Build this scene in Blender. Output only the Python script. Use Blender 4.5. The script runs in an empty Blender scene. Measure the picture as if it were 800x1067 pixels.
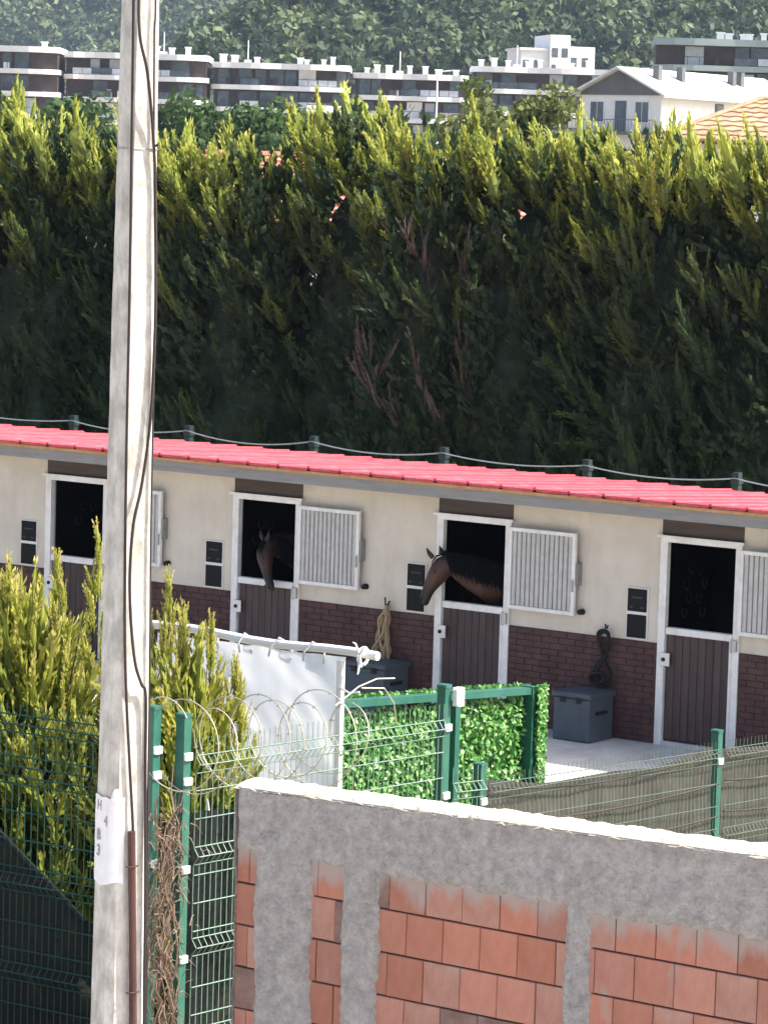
import bpy, math, random
import numpy as np
from mathutils import Vector, Matrix, noise
rng = np.random.default_rng(7)
random.seed(7)
S = bpy.context.scene
COL = S.collection

# ------------------------------------------------------------------ camera
PHI, PITCH, ROLL = 0.6346347, 0.0964292, 0.0300782
CAM = Vector((27.8936, -30.9598, 5.9188))
FW = Vector((-math.sin(PHI) * math.cos(PITCH), math.cos(PHI) * math.cos(PITCH), -math.sin(PITCH)))
R0 = Vector((math.cos(PHI), math.sin(PHI), 0)); U0 = R0.cross(FW)
RIGHT = R0 * math.cos(ROLL) + U0 * math.sin(ROLL)
UP = U0 * math.cos(ROLL) - R0 * math.sin(ROLL)
FH = Vector((-math.sin(PHI), math.cos(PHI), 0))
cd = bpy.data.cameras.new('camera'); co = bpy.data.objects.new('camera', cd); COL.objects.link(co)
m = Matrix.Identity(4)
for i in range(3):
    m[i][0] = RIGHT[i]; m[i][1] = UP[i]; m[i][2] = -FW[i]; m[i][3] = CAM[i]
co.matrix_world = m
cd.sensor_fit = 'HORIZONTAL'; cd.sensor_width = 36; cd.lens = 36 * 3556 / 800.0
cd.clip_start = 0.5; cd.clip_end = 8000
S.camera = co

# ------------------------------------------------------------------ sky, sun, exposure
SUN_AZ, SUN_EL = math.radians(57), math.radians(47)
w = bpy.data.worlds.new('World'); S.world = w; w.use_nodes = True
nt = w.node_tree
sky = nt.nodes.new('ShaderNodeTexSky'); sky.sky_type = 'NISHITA'; sky.sun_disc = False
sky.sun_elevation = SUN_EL; sky.sun_rotation = SUN_AZ; sky.air_density = 0.75; sky.dust_density = 3.5; sky.ozone_density = 0.6
nt.links.new(sky.outputs[0], nt.nodes['Background'].inputs[0])
nt.nodes['Background'].inputs[1].default_value = 0.15
sd = bpy.data.lights.new('sun', 'SUN'); so = bpy.data.objects.new('sun', sd); COL.objects.link(so)
sd.energy = 4.2; sd.angle = math.radians(0.53); sd.color = (1.0, 0.95, 0.86)
sv = Vector((math.sin(SUN_AZ) * math.cos(SUN_EL), math.cos(SUN_AZ) * math.cos(SUN_EL), math.sin(SUN_EL)))
so.rotation_euler = sv.to_track_quat('Z', 'Y').to_euler(); so.location = (0, 0, 60)
S.view_settings.view_transform = 'Standard'; S.view_settings.look = 'None'
S.view_settings.exposure = 1.25; S.view_settings.gamma = 1.0; S.view_settings.use_curve_mapping = False
S.render.engine = 'CYCLES'

# ------------------------------------------------------------------ helpers
WL = {}
def base_of(o):
    return WL.get(o.name, Vector((0, 0, 0))) if o else Vector((0, 0, 0))
def tag(o, label=None, cat=None, group=None, kind=None):
    if label: o['label'] = label
    if cat: o['category'] = cat
    if group: o['group'] = group
    if kind: o['kind'] = kind
    return o
def thing(name, loc, label, cat, group=None, rz=0.0):
    o = bpy.data.objects.new(name, None); COL.objects.link(o)
    o.location = loc; o.rotation_euler = (0, 0, rz); o.empty_display_size = 0.2
    WL[o.name] = Vector(loc) if rz == 0 else Vector((0, 0, 0))
    return tag(o, label, cat, group)
def link(name, me, mat, parent=None, smooth=False):
    o = bpy.data.objects.new(name, me); COL.objects.link(o)
    if mat: me.materials.append(mat)
    if parent:
        o.parent = parent
        WL[o.name] = base_of(parent)
    if smooth:
        me.polygons.foreach_set('use_smooth', np.ones(len(me.polygons), dtype=bool))
    return o
class MB:
    def __init__(s): s.v = []; s.f = []
    def add(s, vs, fs):
        n = len(s.v); s.v += [tuple(v) for v in vs]; s.f += [tuple(i + n for i in f) for f in fs]; return s
    def box(s, x0, x1, y0, y1, z0, z1):
        return s.add([(x0,y0,z0),(x1,y0,z0),(x1,y1,z0),(x0,y1,z0),(x0,y0,z1),(x1,y0,z1),(x1,y1,z1),(x0,y1,z1)],
                     [(0,3,2,1),(4,5,6,7),(0,1,5,4),(1,2,6,5),(2,3,7,6),(3,0,4,7)])
    def bevbox(s, x0, x1, y0, y1, z0, z1, b):
        """box whose -Y face (and its mirror) is chamfered"""
        ys = [y0, y0 + b, y1 - b, y1]; ins = [b, 0, 0, b]
        vs = []
        for y, i in zip(ys, ins):
            vs += [(x0+i,y,z0+i),(x1-i,y,z0+i),(x1-i,y,z1-i),(x0+i,y,z1-i)]
        fs = [(0,1,2,3),(15,14,13,12)]
        for k in range(3):
            for j in range(4):
                a = k*4+j; b2 = k*4+(j+1) % 4
                fs.append((a, a+4, b2+4, b2))
        return s.add(vs, fs)
    def tube(s, pts, r, n=6, cap=True):
        pts = [Vector(p) for p in pts]; L = len(pts)
        rs = r if isinstance(r, (list, tuple)) else [r] * L
        vs = []; prev = None
        for i, p in enumerate(pts):
            t = (pts[min(i+1, L-1)] - pts[max(i-1, 0)])
            if t.length < 1e-9: t = Vector((0,0,1))
            t.normalize()
            if prev is None:
                a = Vector((0,0,1)) if abs(t.z) < .9 else Vector((1,0,0))
                u = t.cross(a).normalized()
            else:
                u = prev - t * prev.dot(t)
                u = u.normalized() if u.length > 1e-6 else t.orthogonal().normalized()
            prev = u; v = t.cross(u)
            for k in range(n):
                an = 2*math.pi*k/n
                vs.append(p + (u*math.cos(an) + v*math.sin(an)) * rs[i])
        fs = [(i*n+k, i*n+(k+1) % n, (i+1)*n+(k+1) % n, (i+1)*n+k) for i in range(L-1) for k in range(n)]
        if cap: fs += [tuple(range(n-1,-1,-1)), tuple((L-1)*n+k for k in range(n))]
        return s.add(vs, fs)
    def grid(s, pts, nu, nv):
        return s.add(pts, [(j*nu+i, j*nu+i+1, (j+1)*nu+i+1, (j+1)*nu+i) for j in range(nv-1) for i in range(nu-1)])
    def mesh(s, name, base=Vector((0,0,0))):
        me = bpy.data.meshes.new(name)
        me.from_pydata([(a-base.x, b-base.y, c-base.z) for a, b, c in s.v], [], s.f); me.update()
        return me
    def build(s, name, mat, parent=None, smooth=False):
        return link(name, s.mesh(name, base_of(parent)), mat, parent, smooth)
def np_mesh(name, V, k, mat, parent=None, tint=None, F=None):
    """V (N,3); without F consecutive runs of k vertices are faces"""
    V = np.asarray(V, dtype=np.float32) - np.array(base_of(parent), dtype=np.float32)
    me = bpy.data.meshes.new(name)
    me.vertices.add(len(V)); me.vertices.foreach_set('co', V.ravel())
    idx = np.arange(len(V), dtype=np.int32) if F is None else np.asarray(F, dtype=np.int32).ravel()
    nf = len(idx) // k
    me.loops.add(len(idx)); me.loops.foreach_set('vertex_index', idx)
    me.polygons.add(nf); me.polygons.foreach_set('loop_start', np.arange(nf, dtype=np.int32) * k)
    me.update(calc_edges=True)
    if tint is not None:
        a = me.attributes.new('tint', 'FLOAT', 'POINT'); a.data.foreach_set('value', np.asarray(tint, dtype=np.float32))
    return link(name, me, mat, parent)

# ------------------------------------------------------------------ materials
MATS = {}
def mat(name, c1, c2=None, rough=.8, scale=4.0, bump=0.0, bscale=None, spec=.3, metal=0.0, stretch=(1,1,1), rand=0.0, detail=6, contrast=(.35,.65)):
    if name in MATS: return MATS[name]
    M = bpy.data.materials.new(name); M.use_nodes = True; MATS[name] = M
    t = M.node_tree; b = t.nodes['Principled BSDF']
    b.inputs['Roughness'].default_value = rough; b.inputs['Metallic'].default_value = metal
    b.inputs['Specular IOR Level'].default_value = spec
    tc = t.nodes.new('ShaderNodeTexCoord'); mp = t.nodes.new('ShaderNodeMapping'); mp.inputs['Scale'].default_value = stretch
    t.links.new(tc.outputs['Object'], mp.inputs[0])
    colout = None
    if c2 is not None:
        nz = t.nodes.new('ShaderNodeTexNoise'); nz.inputs['Scale'].default_value = scale; nz.inputs['Detail'].default_value = detail
        nz.inputs['Roughness'].default_value = .65
        t.links.new(mp.outputs[0], nz.inputs[0])
        cr = t.nodes.new('ShaderNodeValToRGB'); cr.color_ramp.elements[0].position = contrast[0]; cr.color_ramp.elements[1].position = contrast[1]
        cr.color_ramp.elements[0].color = (*c1, 1); cr.color_ramp.elements[1].color = (*c2, 1)
        t.links.new(nz.outputs[0], cr.inputs[0]); colout = cr.outputs[0]
    else:
        b.inputs['Base Color'].default_value = (*c1, 1)
    if rand > 0:
        oi = t.nodes.new('ShaderNodeObjectInfo'); hs = t.nodes.new('ShaderNodeHueSaturation')
        mr = t.nodes.new('ShaderNodeMapRange'); mr.inputs[3].default_value = 1 - rand; mr.inputs[4].default_value = 1 + rand
        t.links.new(oi.outputs['Random'], mr.inputs[0]); t.links.new(mr.outputs[0], hs.inputs['Value'])
        mr2 = t.nodes.new('ShaderNodeMapRange'); mr2.inputs[3].default_value = 1 - rand*.6; mr2.inputs[4].default_value = 1.0 + rand*.2
        mth = t.nodes.new('ShaderNodeMath'); mth.operation = 'FRACT'; mm = t.nodes.new('ShaderNodeMath'); mm.operation = 'MULTIPLY'; mm.inputs[1].default_value = 7.31
        t.links.new(oi.outputs['Random'], mm.inputs[0]); t.links.new(mm.outputs[0], mth.inputs[0]); t.links.new(mth.outputs[0], mr2.inputs[0])
        t.links.new(mr2.outputs[0], hs.inputs['Saturation'])
        if colout: t.links.new(colout, hs.inputs['Color'])
        else: hs.inputs['Color'].default_value = (*c1, 1)
        colout = hs.outputs[0]
    if colout: t.links.new(colout, b.inputs['Base Color'])
    if bump > 0:
        n2 = t.nodes.new('ShaderNodeTexNoise'); n2.inputs['Scale'].default_value = bscale or scale*4; n2.inputs['Detail'].default_value = 5
        t.links.new(mp.outputs[0], n2.inputs[0])
        bp = t.nodes.new('ShaderNodeBump'); bp.inputs['Strength'].default_value = 1.0; bp.inputs['Distance'].default_value = bump
        t.links.new(n2.outputs[0], bp.inputs['Height']); t.links.new(bp.outputs[0], b.inputs['Normal'])
    return M
def leaf_mat(name, stops, transl=.35, rough=.6, spec=.25):
    """colour ramp over the per-leaf attribute 'tint' (kind and age of the leaf; in the hedge also painted sun and shade)"""
    M = bpy.data.materials.new(name); M.use_nodes = True; MATS[name] = M
    t = M.node_tree; b = t.nodes['Principled BSDF']; out = t.nodes['Material Output']
    at = t.nodes.new('ShaderNodeAttribute'); at.attribute_name = 'tint'
    cr = t.nodes.new('ShaderNodeValToRGB'); els = cr.color_ramp.elements
    while len(els) < len(stops): els.new(.5)
    for e, (p, c) in zip(els, stops): e.position = p; e.color = (*c, 1)
    t.links.new(at.outputs['Fac'], cr.inputs[0]); t.links.new(cr.outputs[0], b.inputs['Base Color'])
    b.inputs['Roughness'].default_value = rough; b.inputs['Specular IOR Level'].default_value = spec
    tr = t.nodes.new('ShaderNodeBsdfTranslucent'); mx = t.nodes.new('ShaderNodeMixShader'); mx.inputs[0].default_value = transl
    t.links.new(cr.outputs[0], tr.inputs[0]); t.links.new(b.outputs[0], mx.inputs[1]); t.links.new(tr.outputs[0], mx.inputs[2])
    t.links.new(mx.outputs[0], out.inputs[0])
    return M
def cloth_mat(name, c1, c2, transp, transl, scale=30, stretch=(1,1,1)):
    M = mat(name, c1, c2, rough=.9, scale=scale, spec=.1, stretch=stretch)
    t = M.node_tree; b = t.nodes['Principled BSDF']; out = t.nodes['Material Output']
    tr = t.nodes.new('ShaderNodeBsdfTranslucent'); tr.inputs[0].default_value = (*c2, 1)
    mx = t.nodes.new('ShaderNodeMixShader'); mx.inputs[0].default_value = transl
    t.links.new(b.outputs[0], mx.inputs[1]); t.links.new(tr.outputs[0], mx.inputs[2])
    tp = t.nodes.new('ShaderNodeBsdfTransparent'); m2 = t.nodes.new('ShaderNodeMixShader'); m2.inputs[0].default_value = transp
    t.links.new(mx.outputs[0], m2.inputs[1]); t.links.new(tp.outputs[0], m2.inputs[2]); t.links.new(m2.outputs[0], out.inputs[0])
    return M

STUCCO = mat('stucco', (.54,.475,.385), (.64,.575,.48), rough=.9, scale=1.6, bump=.004, bscale=60)
WHITE = mat('white_paint', (.66,.63,.58), (.76,.74,.70), rough=.5, scale=9, spec=.4)
PLANK = mat('brown_plank', (.045,.028,.026), (.075,.05,.045), rough=.6, scale=3, stretch=(6,6,.6), rand=.18)
LINTEL = mat('lintel_board', (.06,.043,.037), (.085,.062,.052), rough=.7, scale=3, stretch=(.6,6,6))
BRICKSLIP = mat('brick_slip', (.058,.030,.028), (.098,.05,.044), rough=.85, scale=5, bump=.002, bscale=80)
GROUT = mat('dark_grout', (.05,.032,.03), (.07,.046,.042), rough=.95, scale=8)
def weather(M, col, scale, stretch, lo, hi, amt):
    """streaky dirt in object space over the base colour"""
    t = M.node_tree; b = t.nodes['Principled BSDF']; src = b.inputs['Base Color'].links[0].from_socket
    tc = t.nodes.new('ShaderNodeTexCoord'); mp = t.nodes.new('ShaderNodeMapping'); mp.inputs['Scale'].default_value = stretch; t.links.new(tc.outputs['Object'], mp.inputs[0])
    n_ = t.nodes.new('ShaderNodeTexNoise'); n_.inputs['Scale'].default_value = scale; n_.inputs['Detail'].default_value = 9; n_.inputs['Roughness'].default_value = .7; t.links.new(mp.outputs[0], n_.inputs[0])
    mr = t.nodes.new('ShaderNodeMapRange'); mr.inputs[1].default_value = lo; mr.inputs[2].default_value = hi; mr.inputs[3].default_value = 0; mr.inputs[4].default_value = amt; t.links.new(n_.outputs[0], mr.inputs[0])
    mx = t.nodes.new('ShaderNodeMix'); mx.data_type = 'RGBA'; mx.inputs['B'].default_value = (*col, 1)
    t.links.new(mr.outputs[0], mx.inputs['Factor']); t.links.new(src, mx.inputs['A']); t.links.new(mx.outputs['Result'], b.inputs['Base Color'])
weather(STUCCO, (.40,.345,.27), 2.2, (2.2,2.2,.35), .50, .78, .4)
weather(WHITE, (.42,.36,.28), 5, (1,1,.5), .52, .75, .5)
weather(BRICKSLIP, (.16,.115,.095), 3, (1,1,1.2), .56, .74, .45)
weather(PLANK, (.10,.075,.065), 3, (3,3,.5), .5, .75, .4)
ROOFRED = mat('red_roof_sheet', (.40,.028,.048), (.50,.06,.078), rough=.42, scale=2.2, spec=.5, stretch=(.7,2.5,1), bump=.002, bscale=9)
weather(ROOFRED, (.52,.16,.16), 3, (.5,1.2,1), .5, .72, .45)
FOAM = mat('foam_edge', (.42,.22,.10), (.55,.32,.16), rough=.9, scale=12)
FASCIA = mat('grey_fascia', (.20,.19,.18), (.26,.25,.24), rough=.7, scale=5, stretch=(.4,4,4))
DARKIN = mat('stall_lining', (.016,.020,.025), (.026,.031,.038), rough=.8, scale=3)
BLACKGL = mat('black_plate', (.008,.008,.009), rough=.6, spec=.15)
MARK = mat('faded_mark', (.05,.05,.05), rough=.8)
STEEL = mat('steel', (.35,.35,.35), rough=.4, metal=.8)
BARS = mat('grille_bar', (.40,.385,.36), (.50,.48,.45), rough=.5, scale=10)
BARBACK = mat('grille_back', (.30,.285,.26), rough=.6)
IRON = mat('dark_iron', (.012,.012,.013), rough=.6, metal=.3)
SHOE = mat('worn_shoe', (.10,.11,.125), rough=.5)
BOXGREY = mat('box_plastic', (.055,.068,.082), (.07,.085,.10), rough=.55, scale=6, bump=.001, bscale=90)
TANROPE = mat('tan_rope', (.26,.18,.10), (.42,.31,.19), rough=.95, scale=60)
BLACKSTRAP = mat('black_strap', (.010,.010,.012), rough=.6)
CONC = mat('concrete_render', (.275,.25,.23), (.48,.447,.418), rough=.95, scale=20, bump=.022, bscale=52, detail=12, contrast=(.3,.7))
CONCTOP = mat('concrete_top', (.44,.39,.30), (.66,.60,.49), rough=.95, scale=12, bump=.01, bscale=45)
CLAY = mat('clay_brick', (.35,.13,.082), (.50,.235,.165), rough=.85, scale=6, bump=.004, bscale=40, rand=.16, stretch=(1,1,.45), detail=9, contrast=(.3,.72))
CLAYPALE = mat('clay_brick_pale', (.38,.175,.125), (.50,.29,.225), rough=.9, scale=7, bump=.004, bscale=40, rand=.08, stretch=(1,1,.5), detail=9)
CLAYBURNT = mat('clay_brick_burnt', (.17,.10,.08), (.30,.19,.155), rough=.9, scale=8, bump=.004, bscale=40, detail=9)
def mortar_stain(M, zc):
    """dried mortar smeared over the clay below the beam, with blotches elsewhere"""
    t = M.node_tree; b = t.nodes['Principled BSDF']; src = b.inputs['Base Color'].links[0].from_socket
    ge = t.nodes.new('ShaderNodeNewGeometry'); sx = t.nodes.new('ShaderNodeSeparateXYZ'); t.links.new(ge.outputs['Position'], sx.inputs[0])
    mp = t.nodes.new('ShaderNodeMapping'); mp.inputs['Scale'].default_value = (1,1,.45); t.links.new(ge.outputs['Position'], mp.inputs[0])
    nz_ = t.nodes.new('ShaderNodeTexNoise'); nz_.inputs['Scale'].default_value = 7; nz_.inputs['Detail'].default_value = 8; t.links.new(mp.outputs[0], nz_.inputs[0])
    mr = t.nodes.new('ShaderNodeMapRange'); mr.inputs[1].default_value = zc-.12; mr.inputs[2].default_value = zc+.05; mr.inputs[3].default_value = 0; mr.inputs[4].default_value = .42
    t.links.new(sx.outputs[2], mr.inputs[0])
    ad = t.nodes.new('ShaderNodeMath'); t.links.new(nz_.outputs[0], ad.inputs[0]); t.links.new(mr.outputs[0], ad.inputs[1])
    st_ = t.nodes.new('ShaderNodeMapRange'); st_.inputs[1].default_value = .62; st_.inputs[2].default_value = .80; st_.inputs[3].default_value = 0; st_.inputs[4].default_value = .8
    t.links.new(ad.outputs[0], st_.inputs[0])
    mx = t.nodes.new('ShaderNodeMix'); mx.data_type = 'RGBA'; mx.inputs['B'].default_value = (.36,.32,.29,1)
    t.links.new(st_.outputs[0], mx.inputs['Factor']); t.links.new(src, mx.inputs['A']); t.links.new(mx.outputs['Result'], b.inputs['Base Color'])
for M_ in (CLAY, CLAYPALE, CLAYBURNT): mortar_stain(M_, 2.79)
MORTAR = mat('mortar_core', (.05,.035,.03), (.10,.07,.06), rough=.95, scale=15)
POLE = mat('pole_concrete', (.38,.355,.315), (.60,.57,.515), rough=.9, scale=13, bump=.008, bscale=30, stretch=(1,1,.55), detail=10, contrast=(.38,.6))
weather(POLE, (.28,.25,.21), 6, (1,1,.4), .56, .72, .6)
GREENPT = mat('green_powder_coat', (.014,.095,.066), (.028,.13,.095), rough=.4, spec=.5, scale=7)
GREENWIRE = mat('green_wire', (.005,.04,.028), rough=.45, spec=.5)
LTWIRE = mat('weathered_green_wire', (.09,.17,.125), (.17,.26,.19), rough=.5, spec=.5, scale=20)
NETWIRE = mat('dull_green_wire', (.075,.115,.09), rough=.6, spec=.3)
CLIP = mat('white_clip', (.72,.73,.72), rough=.5)
CABLE = mat('black_cable', (.035,.025,.025), rough=.6)
RUST = mat('rust_conduit', (.055,.026,.023), (.095,.046,.04), rough=.75, scale=20, stretch=(1,1,.2))
PAPER = mat('paper', (.70,.69,.70), (.80,.79,.80), rough=.8, scale=14)
INK = mat('ink', (.38,.31,.31), rough=.8)
GALV = mat('razor_wire_metal', (.46,.43,.34), rough=.55, metal=.3)
TARP = cloth_mat('white_tarp', (.64,.67,.72), (.74,.77,.82), 0.0, .30, scale=3)
PIPEW = mat('white_pipe', (.78,.77,.74), rough=.5)
NETBLK = cloth_mat('black_shade_net', (.008,.010,.011), (.018,.022,.023), .04, .1, scale=60)
NETBEI = cloth_mat('beige_shade_net', (.075,.074,.063), (.115,.112,.096), .0, .15, scale=14, stretch=(1,1,.3))
VINE = mat('dry_vine', (.15,.105,.075), (.27,.20,.15), rough=.95, scale=20)
BARK = mat('bark', (.075,.05,.042), (.15,.105,.09), rough=.95, scale=6, stretch=(3,3,.6), bump=.02, bscale=12)
YARD = mat('yard_concrete', (.44,.42,.39), (.60,.575,.53), rough=.95, scale=2.2, bump=.008, bscale=20, detail=9)
BOUNCE_STREET = mat('bounce_paving', (.42,.385,.33), (.56,.52,.455), rough=.95, scale=1.4, bump=.006, bscale=18)
STRAW = mat('straw', (.40,.31,.15), rough=.9)
EARTH = mat('earth', (.20,.175,.12), (.33,.29,.21), rough=1, scale=.6, bump=.03, bscale=6)
GRASSY = mat('hillside', (.035,.05,.022), (.08,.085,.045), rough=1, scale=.05)
ROPEW = mat('white_cord', (.55,.57,.58), rough=.7)
CORDG = mat('grey_cord', (.30,.32,.33), rough=.7)
POSTDK = mat('dark_post', (.02,.035,.035), rough=.6)
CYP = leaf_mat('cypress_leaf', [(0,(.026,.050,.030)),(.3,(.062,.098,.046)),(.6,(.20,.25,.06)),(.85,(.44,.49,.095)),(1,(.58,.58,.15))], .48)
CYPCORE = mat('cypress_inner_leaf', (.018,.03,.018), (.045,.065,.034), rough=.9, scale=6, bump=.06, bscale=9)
CYPDEAD = leaf_mat('cypress_dead', [(0,(.07,.052,.042)),(1,(.185,.145,.115))], .2)
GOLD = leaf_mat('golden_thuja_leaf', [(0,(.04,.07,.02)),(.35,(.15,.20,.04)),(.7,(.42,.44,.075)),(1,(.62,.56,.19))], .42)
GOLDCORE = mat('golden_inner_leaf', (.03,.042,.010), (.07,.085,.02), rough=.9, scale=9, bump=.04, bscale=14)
BROAD = leaf_mat('broadleaf', [(0,(.035,.07,.022)),(1,(.12,.20,.06))], .35)
PINEL = leaf_mat('pine_leaf', [(0,(.07,.10,.035)),(1,(.24,.27,.09))], .3)
FORL = leaf_mat('forest_leaf', [(0,(.034,.060,.030)),(.5,(.085,.125,.055)),(1,(.19,.225,.095))], .28)
PLASTICLEAF = leaf_mat('plastic_leaf', [(0,(.025,.11,.02)),(.55,(.09,.29,.045)),(1,(.34,.56,.17))], .3, rough=.4, spec=.5)

# ------------------------------------------------------------------ ground and hills
def far(lat, fwd, z=0.0):
    p = CAM + R0*lat + FH*fwd; return Vector((p.x, p.y, z))
def ground_z(x, y):
    p = Vector((x, y, 0)) - Vector((CAM.x, CAM.y, 0)); f = p.dot(FH)
    near = 0.8 * min(1, max(0, (-10 - y) / 5.0)) if y > -40 else .8
    if f > 70: near = 0
    return near - .02 + (max(0, f - 70) / 380.0) * 8.5 * min(1, max(0, f-70)/60) 
fs = list(np.linspace(-60, 70, 66)) + list(np.linspace(80, 700, 40)) + [900, 1500, 3000, 6000]
ls = [-4000, -1500, -600, -300] + list(np.linspace(-150, -40, 12)) + list(np.linspace(-30, 40, 36)) + list(np.linspace(50, 160, 12)) + [300, 600, 1500, 4000]
g = MB(); pts = []
for f in fs:
    for l in ls:
        p = far(l, f); pts.append((p.x, p.y, ground_z(p.x, p.y)))
g.grid(pts, len(ls), len(fs)); o = g.build('ground', EARTH); tag(o, kind='structure')
g = MB(); pts = []
xs = np.linspace(-6, 14, 60); ys = np.linspace(-9.5, 4.5, 50)
for y in ys:
    for x in xs: pts.append((x, y, .0 + .006*noise.noise(Vector((x*1.3, y*1.3, 0)))))
g.grid(pts, len(xs), len(ys)); o = g.build('yard_floor', YARD); tag(o, kind='structure')

g = MB(); pts = []
xs = np.linspace(-10, 60, 36); ys = np.linspace(-60, -18.95, 24)
for y in ys:
    for x in xs: pts.append((x, y, .80 + .01*noise.noise(Vector((x*.7, y*.7, 5)))))
g.grid(pts, len(xs), len(ys)); o = g.build('bounce_street', BOUNCE_STREET); tag(o, kind='structure')  # unseen pale paving, added to bounce sunlight onto wall, pole and posts
g = MB()
for i in range(900):
    x, y = rng.uniform(-4,12.5), -abs(rng.normal())*1.6-.1; a = rng.uniform(0,3.14); l = rng.uniform(.03,.09)
    dx, dy = math.cos(a)*l, math.sin(a)*l; nx_, ny_ = -math.sin(a)*.003, math.cos(a)*.003
    g.add([(x-dx+nx_,y-dy+ny_,.012),(x-dx-nx_,y-dy-ny_,.012),(x+dx-nx_,y+dy-ny_,.016),(x+dx+nx_,y+dy+ny_,.016)], [(0,1,2,3)])
tag(g.build('straw_litter', STRAW), 'loose straw strewn on the yard before the stall doors', 'straw', kind='stuff')
def near_hill(lat, fwd):
    return 14 + (fwd-660)*.42 + 5*noise.noise(Vector((lat*.02, fwd*.02, 3)))
def crest(lat): return 26.5 + (lat+43)*.73 + 2.5*noise.noise(Vector((lat*.08, 0, 1)))
def hill_obj(name, hf, l0, l1, f0, f1, nl, nf):
    g = MB(); pts = []
    for f in np.linspace(f0, f1, nf):
        for l in np.linspace(l0, l1, nl):
            p = far(l, f); pts.append((p.x, p.y, hf(l, f)))
    g.grid(pts, nl, nf); tag(g.build(name, GRASSY), kind='structure')
hill_obj('hill', lambda l, f: min(near_hill(l, f), crest(l)), -110, 320, 650, 960, 90, 60)
def far_hill(lat, fwd): return 20 + (fwd-1350)*.55 + 9*noise.noise(Vector((lat*.012, fwd*.012, 9)))
hill_obj('distant_hill', far_hill, -620, 520, 1330, 1750, 90, 40)

# ------------------------------------------------------------------ foliage generators
def unit(a): return a / (np.linalg.norm(a, axis=-1, keepdims=True) + 1e-9)
def plumes(base, d, L, K, wid=.13, sl=.17, sw=.34, tint0=None, curl=.18, spread=.5, tgrad=.45, core=0.0):
    """feathery conifer sprays shaped like flames: N axes, K diamond sprigs on each; returns verts (N*K*4,3), tint"""
    N = len(base); d = unit(d)
    a = unit(np.cross(d, rng.normal(size=(N,3)))); b = np.cross(d, a)
    t = np.sort(rng.random((N,K)), axis=1)
    an = rng.random((N,K))*2*np.pi
    flatn = .45 + .4*rng.random((N,1))
    rad = a[:,None]*np.cos(an)[...,None] + b[:,None]*(np.sin(an)*flatn)[...,None]
    env = np.clip(t*3.5,.25,1)*(1-t)**.75
    wob = 1 + .35*np.sin(t*14 + rng.random((N,1))*6.3)
    r = wid*L[:,None]*env*wob*rng.random((N,K))**.3
    up = np.array([0,0,1.0])
    cv = unit(rng.normal(size=(N,3))*.6 + up)[:,None]*curl
    p = base[:,None] + d[:,None]*(L[:,None]*t)[...,None] + cv*(L[:,None]*t*t)[...,None] + rad*r[...,None]
    sdv = unit(d[:,None] + cv*2*t[...,None] + rad*(spread*(1-t*.7))[...,None] + rng.normal(size=(N,K,3))*.16)
    ln = sl*L[:,None]*(.55+.7*rng.random((N,K)))*(1-.3*t)
    side = unit(np.cross(sdv, rad) + rng.normal(size=(N,K,3))*.35)*(ln*sw*.5)[...,None]
    mid = p + sdv*(ln*.45)[...,None]
    V = np.stack([p, mid+side, p+sdv*ln[...,None], mid-side], axis=2).reshape(-1,3)
    tt = (tint0[:,None] if tint0 is not None else 0) + (tgrad[:,None] if isinstance(tgrad, np.ndarray) else tgrad)*(t-.55) + rng.normal(size=(N,K))*.06
    T = np.repeat(np.clip(tt,0,1).ravel(), 4)
    if core > 0:        # packed scale leaves of the spray's body: a lumpy tapering body under the loose sprigs
        m, q = 7, 8
        tr = np.linspace(0.0, .97, m); ang = np.linspace(0, 2*np.pi, q, endpoint=False)
        er = np.clip(tr*3.5+.25,.25,1)*(1-tr)**.7
        ca = a[:,None,None]*np.cos(ang)[None,None,:,None] + (b*flatn)[:,None,None]*np.sin(ang)[None,None,:,None]
        jit = .35 + 1.2*rng.random((N,m,q,1))
        ax = base[:,None] + d[:,None]*(L[:,None]*tr)[...,None] + cv*(L[:,None]*tr*tr)[...,None]
        P = ax[:,:,None] + ca*(core*wid*L[:,None]*er[None])[:,:,None,None]*jit + d[:,None,None]*(L[:,None,None,None]*.07*rng.normal(size=(N,m,q,1)))
        Pn = np.roll(P, -1, axis=2)
        Q = np.stack([P[:,:-1], Pn[:,:-1], Pn[:,1:], P[:,1:]], axis=4)            # N,m-1,q,3,4
        Q = np.moveaxis(Q, 4, 3).reshape(-1,3)
        tg_ = (tgrad[:,None] if isinstance(tgrad, np.ndarray) else tgrad)
        tc_ = np.clip((tint0[:,None] if tint0 is not None else 0) + tg_*(tr[None,:-1]-.55) - .04, 0, 1)
        tc_ = np.repeat(np.clip(tc_[:,:,None] + rng.normal(size=(N,m-1,q))*.05,0,1).ravel(), 4)
        V = np.concatenate([V, Q]); T = np.concatenate([T, tc_])
    return V, T
def leafcloud(c, rad, n, size, squash=(1,1,1), tint=.5, jitter=.3, shell=.5):
    """n leaf quads through a lumpy ellipsoid"""
    u = unit(rng.normal(size=(n,3)))
    lum = np.ones(n)
    for k in range(7):
        q = unit(rng.normal(size=3)); lum += .18*np.clip((u@q-.6)/.4,0,1)*rng.choice([1,1,-1])
    rr = (shell + (1-shell)*rng.random(n)**.5)*lum
    p = c + u*(rr*rad)[:,None]*np.array(squash)
    nrm = unit(u + rng.normal(size=(n,3))*.8)
    a = unit(np.cross(nrm, rng.normal(size=(n,3)))); b = np.cross(nrm, a)
    s = size*(.5+rng.random(n))[:,None]
    V = np.stack([p-a*s, p-b*s*.55, p+a*s, p+b*s*.55], axis=1).reshape(-1,3)
    T = np.repeat(np.clip(tint + rng.normal(size=n)*jitter*.5,0,1), 4)
    return V, T

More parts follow.
